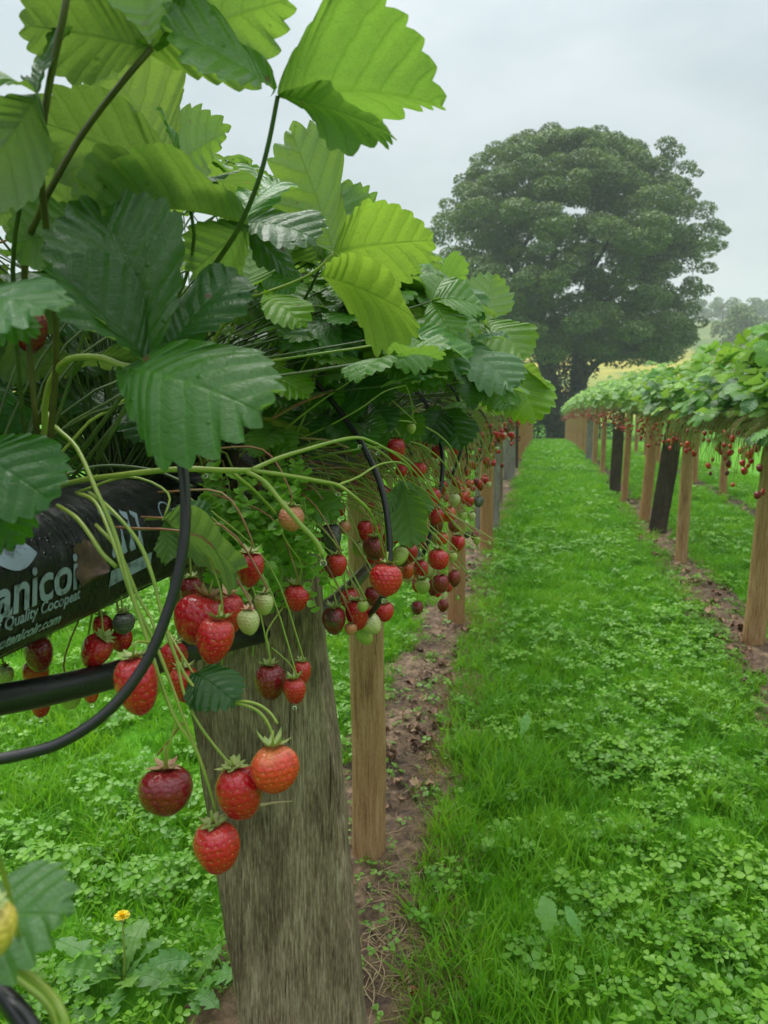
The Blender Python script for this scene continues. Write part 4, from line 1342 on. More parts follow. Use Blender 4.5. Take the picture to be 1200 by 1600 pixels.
# ================================================================== the fruit, one by one
GB = 'strawberries hanging from the near row'
HB = [
    # px, py, diameter px, kind, depth, label, options
    (338, 1325, 74, 'bright', .55, 'bright red ripe strawberry hanging lowest, in front of the broad plank', dict(down=(.1, 0, -1))),
    (374, 1239, 74, 'ripe', .552, 'deep red strawberry touching the orange-red one before the broad plank', dict(down=(.15, .1, -1))),
    (428, 1202, 72, 'orange', .545, 'orange-red strawberry with pale sepals turned up, in front of the plank', dict(down=(.05, -.1, -1), lift=.6, ratio=1.0)),
    (259, 1236, 84, 'dark', .555, 'dark wine-red strawberry with wilted sepals at the plank edge over grass', dict(down=(.05, -.15, -1), calyx='sepal_pink', ratio=.95, lift=.1)),
    (214, 1071, 74, 'ripe', .53, 'large pointed red strawberry between the pipe and the thick hoop', dict(down=(.1, 0, -1), ratio=1.2)),
    (287, 1070, 52, 'bright', .60, 'red strawberry half hidden by green stalks under the pipe', dict()),
    (272, 1030, 44, 'ripe', .62, 'red strawberry behind stalks directly above the pipe', dict()),
    (336, 1002, 68, 'bright', .60, 'glossy scarlet strawberry in front of the black pipe, biggest of its cluster', dict(down=(-.1, -.2, -1), ratio=1.05)),
    (312, 968, 78, 'ripe', .645, 'large red strawberry with pink star-shaped sepals behind the glossy scarlet one', dict(down=(-.3, -.25, -1), calyx='sepal_pink')),
    (299, 925, 40, 'dark', .70, 'dark red strawberry in shade at the end of the printed bag', dict()),
    (390, 890, 54, 'ripe', .71, 'red strawberry with thin stalk under the pale leaf, top of its cluster', dict(down=(-.1, .1, -1))),
    (358, 960, 52, 'ripe', .67, 'red strawberry behind pale green ones with reddish sepals', dict(calyx='sepal_pink', lift=.5)),
    (388, 972, 37, 'white', .635, 'pale green strawberry with blush right of the glossy scarlet one', dict(calyx='sepal_pink')),
    (413, 944, 35, 'white', .69, 'greenish unripe strawberry just above the pipe', dict()),
    (463, 934, 43, 'bright', .86, 'round red strawberry hanging alone over the pipe and plank top', dict(ratio=.95, lift=.5)),
    (454, 810, 44, 'pink', .78, 'single orange-pink unripe strawberry behind the thick green stalk', dict(ratio=.98)),
    (421, 1066, 48, 'dark', .80, 'dark red strawberry with green sepals low on the plank face', dict(lift=.4)),
    (460, 1080, 42, 'bright', .785, 'red strawberry with water drop at its tip, on the plank face', dict(lift=.6, ratio=1.0)),
    (472, 1052, 32, 'bright', .83, 'small red strawberry behind the drop-tipped one on the plank', dict()),
    (527, 883, 34, 'bright', .90, 'single red strawberry hanging beside the plank top', dict(lift=.4, ratio=1.0)),
    (538, 824, 20, 'pink', 1.0, 'small orange-pink strawberry beside a mouldy one', dict()),
    (518, 843, 38, 'rotten', .97, 'blackened mouldy strawberry beside the plank top', dict(ratio=1.25)),
    (584, 857, 40, 'spoilt', 1.0, 'overripe strawberry with a brown rotten tip below the second hoop', dict(ratio=.95)),
    (571, 830, 28, 'ripe', 1.04, 'red strawberry tucked above the one with rotten tip', dict()),
    (560, 858, 20, 'green', 1.03, 'yellow-green strawberry left of the one with rotten tip', dict()),
    (603, 907, 53, 'bright', .74, 'big blurred red strawberry at the end of the second hoop', dict(down=(.0, -.3, -1), ratio=1.05)),
    (625, 869, 27, 'green', 1.03, 'yellow-green strawberry beside the second hoop', dict(down=(-.2, -.5, -.8))),
    (617, 836, 25, 'ripe', 1.08, 'dark red strawberry against the second hoop, lower of two', dict()),
    (615, 803, 22, 'dark', 1.12, 'dull red strawberry against the second hoop, upper of two', dict()),
    (627, 736, 20, 'ripe', 1.2, 'small red strawberry crossed by reddish stalks', dict()),
    (522, 970, 44, 'spoilt', .93, 'wrinkled dark red strawberry at the lower end of the second pipe span', dict()),
    (558, 961, 42, 'ripe', .94, 'shiny red strawberry with a tiny green one before it', dict()),
    (547, 936, 34, 'ripe', 1.0, 'red strawberry behind the shiny one near the second post top', dict()),
    (567, 947, 19, 'green', .91, 'tiny green strawberry in front of the shiny red one', dict(ratio=.95)),
    (600, 956, 32, 'bright', .98, 'small red strawberry in front of the pale second post', dict(ratio=.95)),
    (581, 975, 33, 'white', .95, 'pale green seeded strawberry lying over the pale post', dict(down=(.6, -.2, -.7))),
    (570, 991, 29, 'green', .97, 'pale green strawberry lowest in its cluster on the pale post', dict(down=(.6, -.2, -.7))),
    (548, 983, 21, 'pink', .93, 'small pinkish strawberry under the shiny red one', dict(ratio=.95)),
    (582, 932, 26, 'dark', 1.02, 'dark strawberry shaded behind the big blurred one', dict()),
    (653, 734, 27, 'bright', 1.22, 'bright red strawberry hanging inside the third hoop', dict(ratio=.9)),
    (619, 703, 30, 'ripe', 1.1, 'soft blurred red strawberry below thin arched stalks', dict()),
    (683, 705, 20, 'ripe', 1.35, 'small red strawberry just inside the third hoop', dict()),
    (712, 704, 13, 'bright', 1.8, 'small red strawberry just outside the third hoop', dict()),
    (703, 688, 16, 'dark', 1.8, 'brownish strawberry up beside the fourth hoop', dict()),
    (735, 683, 14, 'dark', 2.2, 'dark red strawberry right of the fourth hoop', dict()),
    (777, 680, 10, 'bright', 2.9, 'tiny bright red strawberry under the far leaves of the near row', dict()),
    (675, 778, 30, 'bright', 1.26, 'glossy red strawberry, upper of three between hoops', dict(down=(-.3, -.2, -1))),
    (681, 807, 27, 'ripe', 1.27, 'glossy red strawberry, lower of three between hoops', dict(down=(-.3, -.2, -1))),
    (702, 804, 21, 'orange', 1.3, 'orange-green strawberry beside the glossy red pair', dict()),
    (710, 781, 19, 'white', 1.4, 'pale green strawberry above the orange ones', dict()),
    (724, 778, 17, 'orange', 1.5, 'orange strawberry above a grey mouldy one', dict()),
    (734, 784, 15, 'orange', 1.5, 'small orange strawberry touching a grey mouldy one', dict()),
    (748, 784, 17, 'rotten', 1.48, 'grey mouldy strawberry beside small orange ones', dict()),
    (723, 807, 14, 'green', 1.4, 'pale green strawberry below the orange ones', dict()),
    (737, 807, 14, 'white', 1.42, 'cream strawberry below the grey mouldy one', dict()),
    (716, 849, 26, 'bright', 1.2, 'heart-shaped red strawberry in front of the third post', dict(ratio=.95)),
    (684, 874, 34, 'bright', 1.06, 'seedy red strawberry with sepals, centre of the cluster left of third post', dict(lift=.5, ratio=.98)),
    (707, 870, 16, 'green', 1.07, 'small green strawberry beside the seedy red one', dict()),
    (745, 845, 13, 'green', 1.12, 'green strawberry at the end of the longest thin stalk', dict()),
    (730, 836, 10, 'rotten', 1.15, 'tiny brown withered strawberry near the third post', dict()),
    (658, 891, 28, 'ripe', 1.12, 'red strawberry at the lower end of the third hoop', dict()),
    (688, 912, 27, 'dark', 1.06, 'dark red strawberry with pink star sepals, lowest of its cluster', dict(calyx='sepal_pink', lift=.1)),
    (710, 904, 22, 'spoilt', 1.07, 'shrivelled dark strawberry with dry sepals on the third post', dict(calyx='sepal_pink', lift=.7)),
    (660, 916, 25, 'green', 1.1, 'yellow-green strawberry with drips below the third hoop', dict(ratio=.95)),
    (646, 850, 22, 'dark', 1.2, 'dark red strawberry behind the hanging leaf', dict()),
    (652, 868, 17, 'rotten', 1.2, 'black rotten strawberry beside the third hoop', dict()),
    (643, 670, 15, 'green', 1.05, 'tiny green strawberry on a long drooping stalk', dict(ratio=1.15)),
    (740, 918, 9, 'green', 1.15, 'tiny green strawberry bud hanging clear beside the third post', dict()),
    (715, 934, 8, 'green', 1.12, 'tiny green strawberry bud, lowest, against the third post', dict()),
    (764, 849, 8, 'green', 1.12, 'tiny green strawberry bud at the tip of a stalk over soil', dict()),
    (61, 1022, 50, 'dark', .72, 'dull dark red strawberry in shade under the printed bag', dict()),
    (150, 1018, 54, 'ripe', .74, 'wide red strawberry under the bag above the pipe', dict(down=(-.5, 0, -.8))),
    (160, 981, 34, 'ripe', .77, 'red strawberry right under the bag edge beside a mouldy one', dict()),
    (190, 1000, 34, 'ripe', .79, 'red strawberry under the mouldy one by the bag edge', dict()),
    (193, 974, 40, 'rotten', .77, 'grey mouldy strawberry under the bag edge', dict(ratio=.95)),
    (56, 1053, 42, 'orange', .74, 'orange-red strawberry showing just above the pipe', dict()),
    (8, 1055, 28, 'white', .72, 'pale green strawberry at the frame edge above the pipe', dict()),
    (63, 1102, 32, 'ripe', .76, 'red strawberry tip hanging below the pipe', dict()),
    (110, 1092, 32, 'green', .78, 'green strawberry mostly behind the pipe', dict()),
    (143, 1083, 26, 'orange', .78, 'orange strawberry with water drop just below the pipe', dict()),
    (45, 515, 62, 'dark', .62, 'dark red strawberry in deep shade among leaf stalks', dict()),
    (-20, 1456, 88, 'yellow', .245, 'yellow unripe strawberry cut by the frame, very blurred', dict(down=(-.2, 0, -1), ratio=1.15)),
]
for i, (px, py, dp, kd, d, lb, op) in enumerate(HB):
    c = at(px, py, d)
    diam = dp * d / F_PX
    dn = Vector(op.get('down', (0, 0, -1))).normalized()
    tp = c - dn * diam * .55
    rs = random.Random(i)
    anchor = Vector((min(c.x - .03, -.36) if px < 800 else c.x, tp.y + rs.uniform(-.01, .04), 1.11 + rs.uniform(-.02, .05)))
    if tp.z > 1.08: anchor.z = tp.z + .05
    mid = tp * .55 + anchor * .45 + Vector((.015, 0, .03))
    st = [tp - dn * diam * .35 + Vector((0, 0, .003)), mid, anchor]
    if i in (0, 1, 2, 3, 5, 6, 7, 8, 25): st = [tp - dn * diam * .3]
    if i in (4,): st = [tp - dn * diam * .4 + Vector((.004, 0, 0)), at(236, 1005, .555)]
    if d < .35: st = [tp - dn * .02, at(40, 1510, .30)]
    if px < 230 and 960 < py < 1110 and i != 4:
        st = [tp + Vector((-.01, .01, .03)), Vector((-.44, tp.y + .02, 1.06))]
    op = {k: v for k, v in op.items()}
    berry(c, diam, kd, lb, GB, stalk=st, seed=i * 7 + 1, lod=0 if dp > 24 else 1, stalk_mat=rs.choice(['stem', 'stem', 'stem_red']) if d > .6 else 'stem', **op)
truss(PS, [(-100, 1440, .31), (-20, 1490, .30), (30, 1515, .295), (75, 1550, .29), (100, 1590, .285), (115, 1660, .285)], .0017, .0017)
truss(PS, [(-20, 1500, .31), (40, 1540, .31), (80, 1580, .31), (95, 1660, .31)], .0013, .0013)

# water drops hanging from stalk and fruit tips, parts of what they hang on
m, nt = new_mat('water')
out(nt, pbsdf(nt, color=(1, 1, 1), rough=.02, trans=1.0, ior=1.33).outputs[0])
M['water'] = m


def drop(parent, p, r):
    V, F, U = berry_shape(r, r * 2.3, 10, 8, 1, cone=-.35)
    V = [Vector((v.x, v.y, v.z)) + Vector(p) for v in V]
    ob('water_drop', mk('water_drop', V, F, [M['water']], U), parent)


for (px, py, d, r) in ((505, 874, .583, .0022), (460, 1103, .785, .0020), (143, 1098, .775, .0022), (600, 935, .738, .0022), (562, 694, .64, .0015), (590, 705, .66, .0014), (321, 740, .597, .0014), (528, 768, .62, .0015), (63, 1121, .755, .002)):
    drop(P0 if d < .7 else P1, at(px, py, d), r)

# ================================================================== the rows of plants
SIL = [(-400, 150), (0, 150), (60, 190), (280, 215), (330, 225), (380, 245), (430, 262), (450, 300), (520, 320), (560, 350), (640, 385), (700, 400), (722, 425), (740, 440), (765, 465), (785, 490), (800, 520), (826, 560), (848, 585), (858, 610), (859, 640)]


def sil(px):
    if px > 858: return 9999
    for (a, b), (c, d) in zip(SIL, SIL[1:]):
        if a <= px <= c:
            return b + (d - b) * (px - a) / (c - a)
    return 150


def proj(p):
    q = Vector(p) - CAM_P
    d = q.dot(FW)
    if d < .05:
        return None
    return 600 + F_PX * q.dot(RT) / d, 800 - F_PX * q.dot(UP) / d, d


def grows_free(pts, near):
    """keeps the filling leaves of the near row under its outline and behind the fruit and the leaves set one by one"""
    for p in pts:
        r = proj(p)
        if r is None:
            if p.y < .25: return False
            continue
        px, py, d = r
        if px < -150 or py < -150:
            if d < .5: return False
            continue
        if py < sil(px): return False
        if px < 470 and d < .60: return False
        if px < 560 and py < 640 and d < .80 and px > 300: return False
        if py > 600 and px < 700 and p.x > -.43 and not (px > 330 and d > .92 and py < 690 - 120 * (px > 520)): return False
        if py > 690 and px < 560 and d < 1.1: return False
        if px < 700 and py < 520 and d < .78: return False
        if py > 640 and px > 560 and (p.x > -.38): return False
        if py > 790: return False
    return True


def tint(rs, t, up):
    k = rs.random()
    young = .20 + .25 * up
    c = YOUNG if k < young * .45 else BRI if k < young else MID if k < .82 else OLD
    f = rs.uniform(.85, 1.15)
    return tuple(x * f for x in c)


def leaf_shape(J, d, n, size, rs, teeth, rpt, cols, pts=None, pr=.0012, fold=.22, curl=.6):
    """one three-part leaf with its stalk as a single mesh accumulator"""
    A = Acc()
    for (tip, nn, kw) in tri_leaf(J, d, n, size, rs, fold, curl):
        P, F, U = placed_leaflet(J, tip, nn, 1.0, seed=rs.randrange(40), teeth=teeth, rpt=rpt, cols=cols, pleat=.014, **kw)
        A.add([tuple(p) for p in P], F, [tuple(u) for u in U], 0)
    if pts:
        V, F, U = tube(pts, pr, pr * .7, 5, 3, cap=False)
        A.add(V, F, None, 1)
    return A


def sample_leaf(rs, x0, y0, z0, hw, h, hy, side=None):
    t = math.sqrt(rs.random()) * rs.choice((-1, 1))
    if side and rs.random() < .35: t = abs(t) * side
    ty = rs.uniform(-1, 1)
    sh = math.sqrt(max(0.03, 1 - t * t))
    z = z0 + .015 + (h * sh + .06) * rs.random() ** .62 - (rs.uniform(0, .06) if abs(t) > .7 else 0)
    if side and t * side > .35 and z < z0 + .12 and rs.random() < (.75 if side < 0 else .9): t *= .5
    J = Vector((x0 + t * hw * rs.uniform(.75, 1.0), y0 + ty * hy, z))
    d = Vector((t * 1.1 + rs.uniform(-.5, .5), ty * .5 + rs.uniform(-.8, .8), rs.uniform(-.45, .25))).normalized()
    n = Vector((t * .75 + rs.uniform(-.35, .35), rs.uniform(-.5, .35) - .1, .85)).normalized()
    return J, d, n, t, (z - z0) / h


def stem_pts(rs, C, J):
    m = C * .5 + J * .5 + Vector((0, 0, .03)) + (Vector((C.x, C.y, 0)) - Vector((J.x, J.y, 0))) * .18
    return [C + Vector((rs.uniform(-.02, .02), rs.uniform(-.03, .03), 0)), m, J]


def hanging_stalks(pl, rs, x0, y0, z0, side, n, part_fruit=None, spread=.15, lo=.10, hi=.24, thick=1.0):
    """old tan and green fruit stalks hanging over the bag on one side, joined; returns tips"""
    A = Acc()
    tips = []
    cl = [(rs.uniform(-spread, spread), rs.uniform(.06, .25), rs.uniform(lo, hi), rs.uniform(-.10, .08)) for _ in range(max(2, n // 6))]
    for k in range(n):
        oy, cx, dz, sy = rs.choice(cl)
        xo = max(.05, cx + rs.gauss(0, .025))
        yy = y0 + oy + rs.gauss(0, .025)
        p0 = Vector((x0 + side * .05, yy, z0 + .12))
        p3 = p0 + Vector((side * xo, sy + rs.gauss(0, .022), -.06 - dz + rs.gauss(0, .028)))
        pm = p0 + Vector((side * xo * .6, sy * .5 + rs.uniform(-.03, .03), rs.uniform(-.05, .04)))
        V, F, U = tube([p0, pm, pm * .35 + p3 * .65 + Vector((side * .02, 0, .03)), p3], .0013 * thick, .0008 * thick, 4, 3, cap=False)
        A.add(V, F, None, rs.choice((0, 0, 0, 0, 1, 2)) if side > 0 else rs.choice((0, 0, 0, 0, 1, 1, 2)))
        tips.append(p3)
    o = ob('fruit_stalks', A.mesh('fruit_stalks', [M['stem'], M['stem_dry'], M['stem_red']]), pl)
    tag(o, kind='stuff')
    return tips


def far_berry_parts(pl, rs, tips):
    A = Acc()
    for p in tips:
        V, F, U = berry_shape(rs.uniform(.010, .015), rs.uniform(.024, .034), 7, 5, rs.randrange(99))
        A.add([v + p for v in V], F, U, rs.choice((0, 0, 0, 1, 1, 2, 3)))
    tag(ob('fruits', A.mesh('fruits', [B['ripe'], B['dark'], B['orange'], B['white']]), pl), kind='stuff')


SINGLE_RED = []
ORD = ['first', 'second', 'third', 'fourth', 'fifth', 'sixth', 'seventh', 'eighth', 'ninth', 'tenth', 'eleventh', 'twelfth']
# near row, the plants one can pick out
near_y = [.42, .62, .86, 1.08, 1.32, 1.58, 1.88, 2.2, 2.55, 2.95, 3.4, 3.9]
near_lab = ['strawberry plant deep behind the dark three-part leaf at the frame edge',
            'strawberry plant filling the shade above the printed bag',
            'strawberry plant of dark leaves behind the bright yellow-green leaf',
            'strawberry plant rooted where two bags meet, behind the second hoop',
            'strawberry plant with pale stems rising behind the second hoop',
            'strawberry plant leaning over the third hoop with glossy grey-green leaves',
            'strawberry plant right behind the third hoop, light green top leaves',
            'strawberry plant over the fourth hoop in the near row',
            'strawberry plant just beyond the fourth hoop in the near row',
            'strawberry plant whose leaves stand before the tree trunk, near row',
            'strawberry plant above the broad pale grey plank of the near row',
            'strawberry plant with bright round leaves overhanging the lawn, near row']
for i, y0 in enumerate(near_y):
    rs = random.Random(100 + i)
    z0 = zl(y0) + .10
    pl = plant((XL, y0, z0), near_lab[i], G_NEAR)
    C = Vector((XL, y0, z0))
    want = 92 if i < 8 else 70
    done = tries = 0
    while done < want and tries < want * 22:
        tries += 1
        J, d, n, t, up = sample_leaf(rs, XL, y0, z0, .44, .50, .22, side=1)
        size = rs.uniform(.046, .070)
        T = tri_leaf(J, d, n, size, rs)
        if not grows_free([J] + [x[0] for x in T] + [J * .4 + x[0] * .6 + (T[1][0] - T[2][0]) * .25 for x in T], True):
            continue
        done += 1
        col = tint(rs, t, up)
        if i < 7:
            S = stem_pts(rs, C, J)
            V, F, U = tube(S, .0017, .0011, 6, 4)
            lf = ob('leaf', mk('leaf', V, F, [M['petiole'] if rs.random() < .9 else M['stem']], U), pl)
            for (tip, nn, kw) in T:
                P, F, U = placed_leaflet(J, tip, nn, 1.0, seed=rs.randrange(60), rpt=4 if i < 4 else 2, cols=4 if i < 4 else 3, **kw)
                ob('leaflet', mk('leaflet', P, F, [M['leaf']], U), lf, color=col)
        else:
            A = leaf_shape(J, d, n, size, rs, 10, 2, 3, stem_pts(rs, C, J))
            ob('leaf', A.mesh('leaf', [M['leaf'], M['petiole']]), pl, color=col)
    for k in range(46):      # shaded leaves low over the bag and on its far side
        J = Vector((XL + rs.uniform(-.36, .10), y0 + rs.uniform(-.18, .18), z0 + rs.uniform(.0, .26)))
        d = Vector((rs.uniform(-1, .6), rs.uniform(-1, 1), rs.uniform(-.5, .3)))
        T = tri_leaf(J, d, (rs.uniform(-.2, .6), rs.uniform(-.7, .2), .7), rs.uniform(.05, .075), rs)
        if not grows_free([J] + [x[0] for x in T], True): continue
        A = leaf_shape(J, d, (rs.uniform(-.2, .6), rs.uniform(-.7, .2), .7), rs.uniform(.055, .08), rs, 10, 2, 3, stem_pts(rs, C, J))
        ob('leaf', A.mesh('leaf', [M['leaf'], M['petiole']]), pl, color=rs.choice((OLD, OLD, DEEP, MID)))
    if i > 2:
        tips = hanging_stalks(pl, rs, XL, y0, z0 - .1, 1, 30 if i > 4 else 14, lo=.0, hi=.26, thick=1.5)
        SINGLE_RED += [(p, 'L', y0) for p in tips if y0 > 1.2]
    # withered brown leaves and husks lying on the bag
    A = Acc()
    for k in range(9 if i > 2 else 2):
        p = Vector((XL + rs.uniform(-.06, .02) if i < 3 else XL + rs.uniform(.0, .10), y0 + rs.uniform(-.12, .12), z0 + rs.uniform(-.005, .03)))
        P, F, U = placed_leaflet(p, p + Vector((rs.uniform(-.02, .05), rs.uniform(-.04, .04), rs.uniform(-.03, .01))), (rs.uniform(-1, 1), rs.uniform(-1, 1), .6), rs.uniform(.4, .9), seed=rs.randrange(40), rpt=4, cols=4, fold=.7, curl=2.0, wav=.2)
        A.add([tuple(q) for q in P], F, U, 0)
    if 'dead' not in M:
        m, nt = new_mat('dead_leaf')
        oi = nd(nt, 'ObjectInfo')
        n_ = noise(nt, nd(nt, 'NewGeometry').outputs['Position'], 50.0, 4, .6)
        c_ = ramp(nt, mth(nt, 'ADD', mth(nt, 'MULTIPLY', n_, .6), mth(nt, 'MULTIPLY', oi.outputs['Random'], .4)), [(.25, (.075, .034, .018)), (.5, (.23, .115, .06)), (.72, (.42, .26, .15))])
        out(nt, pbsdf(nt, color=c_, rough=.55, normal=bump(nt, n_, .6, .003)).outputs[0])
        M['dead'] = m
    tag(ob('withered_leaves', A.mesh('withered_leaves', [M['husk']]), pl), kind='stuff')

# right-hand row, the plants one can pick out
for i in range(11):
    rs = random.Random(300 + i)
    y0 = 2.75 + i * .36
    z0 = zl(y0) + .10
    lb = f'{ORD[i]} leafy strawberry plant of the row across the lawn, counted from the frame edge'
    pl = plant((XR, y0, z0), lb, 'strawberry plants of the row across the lawn')
    C = Vector((XR, y0, z0))
    for k in range(56):
        J, d, n, t, up = sample_leaf(rs, XR, y0, z0, .34, .24 + .10 * ((i * 7) % 5) / 4, .25, side=-1)
        col = tuple(x * 1.28 for x in tint(rs, t, up))
        if up > .55: d = (d + Vector((0, 0, rs.uniform(0, .8)))).normalized(); J.z += rs.uniform(-.06, .01)
        A = leaf_shape(J, d, n, rs.uniform(.055, .085), rs, 10, 2, 2, stem_pts(rs, C, J))
        ob('leaf', A.mesh('leaf', [M['leaf'], M['petiole']]), pl, color=col)
    tips = hanging_stalks(pl, rs, XR, y0, z0 - .1, -1, 44, spread=.2, lo=-.02, hi=.19, thick=1.7)
    tips = tips[::2]
    SINGLE_RED += [(p, 'R', y0) for p in tips]


def far_plant_set(seed, hw, h, side):
    """shared meshes of one far plant about the origin: foliage, stalks, fruits"""
    rs = random.Random(seed)
    A = Acc()
    C = Vector((0, 0, 0))
    for k in range(58):
        J, d, n, t, up = sample_leaf(rs, 0, 0, 0, hw, h, .30, side=side)
        Q = leaf_shape(J, d, n, rs.uniform(.055, .08), rs, 5, 2, 1)
        A.add(Q.V, Q.F, Q.U, 0 if rs.random() < .7 else 1)
    return A.mesh('foliage', [M['leaf_far'], M['leaf_far2']])


M['leaf_far2'] = leaf_material('strawberry_leaf_far_young', 5, use_obj_color=False, base=(.21, .40, .03), trans=.38, rough=.35, var=.4, wet=False)
FL = [far_plant_set(500 + k, .42, .46, 1) for k in range(5)]
FR = [far_plant_set(520 + k, .32, .30, -1) for k in range(5)]


def far_plant(x, y, meshes, k, label, group, side, fruit=True):
    rs = random.Random(int(y * 100) + k)
    z0 = zl(y) + .10
    pl = plant((x, y, z0), label, group)
    o = bpy.data.objects.new('foliage', meshes[k % len(meshes)])
    o.parent = pl
    o.rotation_euler = (0, 0, rs.uniform(-.15, .15))
    o.scale = (rs.uniform(.9, 1.08), rs.uniform(.95, 1.1), rs.uniform(.88, 1.1))
    COL.objects.link(o)
    o['kind'] = 'stuff'
    tips = hanging_stalks(pl, rs, x, y, z0 - .1, side, 20, spread=.28, lo=.02, hi=.2)
    if fruit:
        far_berry_parts(pl, rs, [t + Vector((0, 0, -.012)) for t in tips if rs.random() < .75])
    return tips


y, k = 4.4, 0
while y < 33.5:
    far_plant(XL, y, FL, k, 'strawberry plant of the near row far along towards the big tree', 'far strawberry plants of the near row', 1)
    y += .46 if y < 14 else .62
    k += 1
y, k = 6.7, 0
while y < 33.5:
    far_plant(XR - .003 * max(0, y - 12), y, FR, k, 'strawberry plant of the row across the lawn far along towards the tree', 'far strawberry plants of the row across the lawn', -1)
    y += .46 if y < 14 else .62
    k += 1
for k, y in enumerate((1.15, 1.55, 1.95, 2.35)):
    far_plant(XR, y, FR, k, 'strawberry plant of the row across the lawn, just beyond the frame edge', 'plants of the row across the lawn beyond the frame', -1)
for k in range(1):
    grow_bag(XR, 1.25, 2.25, zl, 'black grow bag of the row across the lawn, just beyond the frame edge', None, seed=77, nl=12, na=14)
    half_post((XR, 1.95, 0), .10, 1.04, 'post', 'pale post of the row across the lawn, just beyond the frame edge', None, seed=5)
y, k = 6.0, 0
while y < 19:
    far_plant(2.2, y, FR, k, 'strawberry plant of the third row, behind the row across the lawn', 'strawberry plants of the third row', -1)
    y += .55
    k += 1

# single small strawberries on the stalks of both rows
rs = random.Random(77)
cl, crr = 0, 0
REST = Acc()
SINGLE_RED.sort(key=lambda q: q[0].y)
for p, side, y0 in SINGLE_RED:
    r = proj(p)
    if r is None or rs.random() < (.12 if side == 'L' else .42): continue
    kd = rs.choice(['ripe', 'ripe', 'bright', 'dark', 'orange', 'white', 'spoilt'] if side == 'L' else ['ripe', 'bright', 'ripe', 'dark', 'spoilt', 'orange'])
    cls = {'ripe': 'red', 'bright': 'red', 'dark': 'dark red', 'spoilt': 'dark red', 'orange': 'orange', 'white': 'pale green'}[kd]
    dm = rs.uniform(.017, .031) if side == 'R' else rs.uniform(.020, .034)
    if (side == 'L' and cl >= 122) or (side == 'R' and crr >= 90):
        V, F, U = berry_shape(dm / 2, dm * 1.1, 9, 7, rs.randrange(999))
        REST.add([v + p for v in V], F, U, {'red': 0, 'dark red': 1, 'orange': 2, 'pale green': 3}[cls])
        continue
    if side == 'L':
        cl += 1
        lb, g = f'small {cls} strawberry among fruit stalks of the near row beyond the hoops', f'small {cls} strawberries of the near row beyond the hoops'
    else:
        crr += 1
        lb, g = f'small {cls} strawberry hanging in the row across the lawn', f'small {cls} strawberries of the row across the lawn'
    berry(p + Vector((0, 0, -dm * .5)), dm, kd, lb, g, down=(rs.uniform(-.3, .3), rs.uniform(-.3, .3), -1), lod=2, seed=rs.randrange(9999))

tag(ob('strawberries', REST.mesh('strawberries', [B['ripe'], B['dark'], B['orange'], B['white']])), 'small strawberries farther along both rows, too many to single out', kind='stuff')

# ================================================================== chickweed trailing in front of the plank
def chickweed():
    rs = random.Random(5)
    root = empty('chickweed', at(420, 780, .98))
    tag(root, 'chickweed with tiny round leaves trailing over the top of the broad plank', 'weed')
    S, Lf = Acc(), Acc()
    for k in range(44):
        px, py = rs.uniform(325, 490), rs.uniform(700, 830)
        L = rs.uniform(60, 170)
        d = rs.uniform(.86, .98)
        pts_ = []
        for j in range(7):
            t = j / 6
            pts_.append(at(px + 30 * t * rs.uniform(-.6, 1.0) + rs.uniform(-10, 10), py + L * t, d - .04 * t + rs.uniform(-.008, .008)))
        P = crom(pts_, 3)
        V, F, U = tube(pts_, .0007, .0005, 4, 3, cap=False)
        S.add(V, F)
        for q in P[1:]:
            for s in (-1, 1):
                if rs.random() < .15: continue
                a = rs.uniform(0, 6.28)
                dd = Vector((math.cos(a), -abs(math.sin(a)) * .6, rs.uniform(-.3, .5))).normalized()
                sz = rs.uniform(.007, .015)
                nrm = Vector((rs.uniform(-.4, .4), -.6 + rs.uniform(-.4, .3), .8))
                fr = frame(dd, nrm)
                out_ = [(0, 0, 0), (.35, .3, .05), (.42, .6, .05), (.25, .9, .0), (0, 1.05, -.05), (-.25, .9, 0), (-.42, .6, .05), (-.35, .3, .05), (0, .55, -.06)]
                Vv = [tuple(fr @ np.array(o) * sz + np.array(q)) for o in out_]
                Lf.add(Vv, [(8, i, (i + 1) % 8) for i in range(8)], [(0.5, .5)] * 9)
    tag(ob('stems', S.mesh('stems', [M['stem']]), root), kind='stuff')
    m, nt = new_mat('small_leaf')
    geo = nd(nt, 'NewGeometry')
    n_ = noise(nt, geo.outputs['Position'], 60.0, 3)
    c_ = ramp(nt, n_, [(.3, (.12, .28, .025)), (.7, (.24, .46, .06))])
    p_ = pbsdf(nt, color=c_, rough=.35)
    t_ = nd(nt, 'BsdfTranslucent', {'Color': mixc(nt, 1.0, c_, (1.8, 1.8, .9), 'MULTIPLY')})
    out(nt, nd(nt, 'MixShader', {0: .35, 1: p_.outputs[0], 2: t_.outputs[0]}).outputs[0])
    M['small_leaf'] = m
    tag(ob('leaves', Lf.mesh('leaves', [m]), root), kind='stuff')


chickweed()

# ================================================================== lawn: grass, clover and seedlings
def blade_mat(name, stops, trans=.35, rough=.42):
    m, nt = new_mat(name)
    geo = nd(nt, 'NewGeometry')
    oi = nd(nt, 'ObjectInfo')
    n_ = noise(nt, geo.outputs['Position'], 1.7, 3)
    f = mth(nt, 'ADD', mth(nt, 'MULTIPLY', n_, .55), mth(nt, 'MULTIPLY', oi.outputs['Random'], .45))
    c_ = ramp(nt, f, stops)
    p_ = pbsdf(nt, color=c_, rough=rough, spec=.25)
    t_ = nd(nt, 'BsdfTranslucent', {'Color': mixc(nt, 1.0, c_, (1.7, 1.7, .8), 'MULTIPLY')})
    out(nt, nd(nt, 'MixShader', {0: trans, 1: p_.outputs[0], 2: t_.outputs[0]}).outputs[0])
    return m


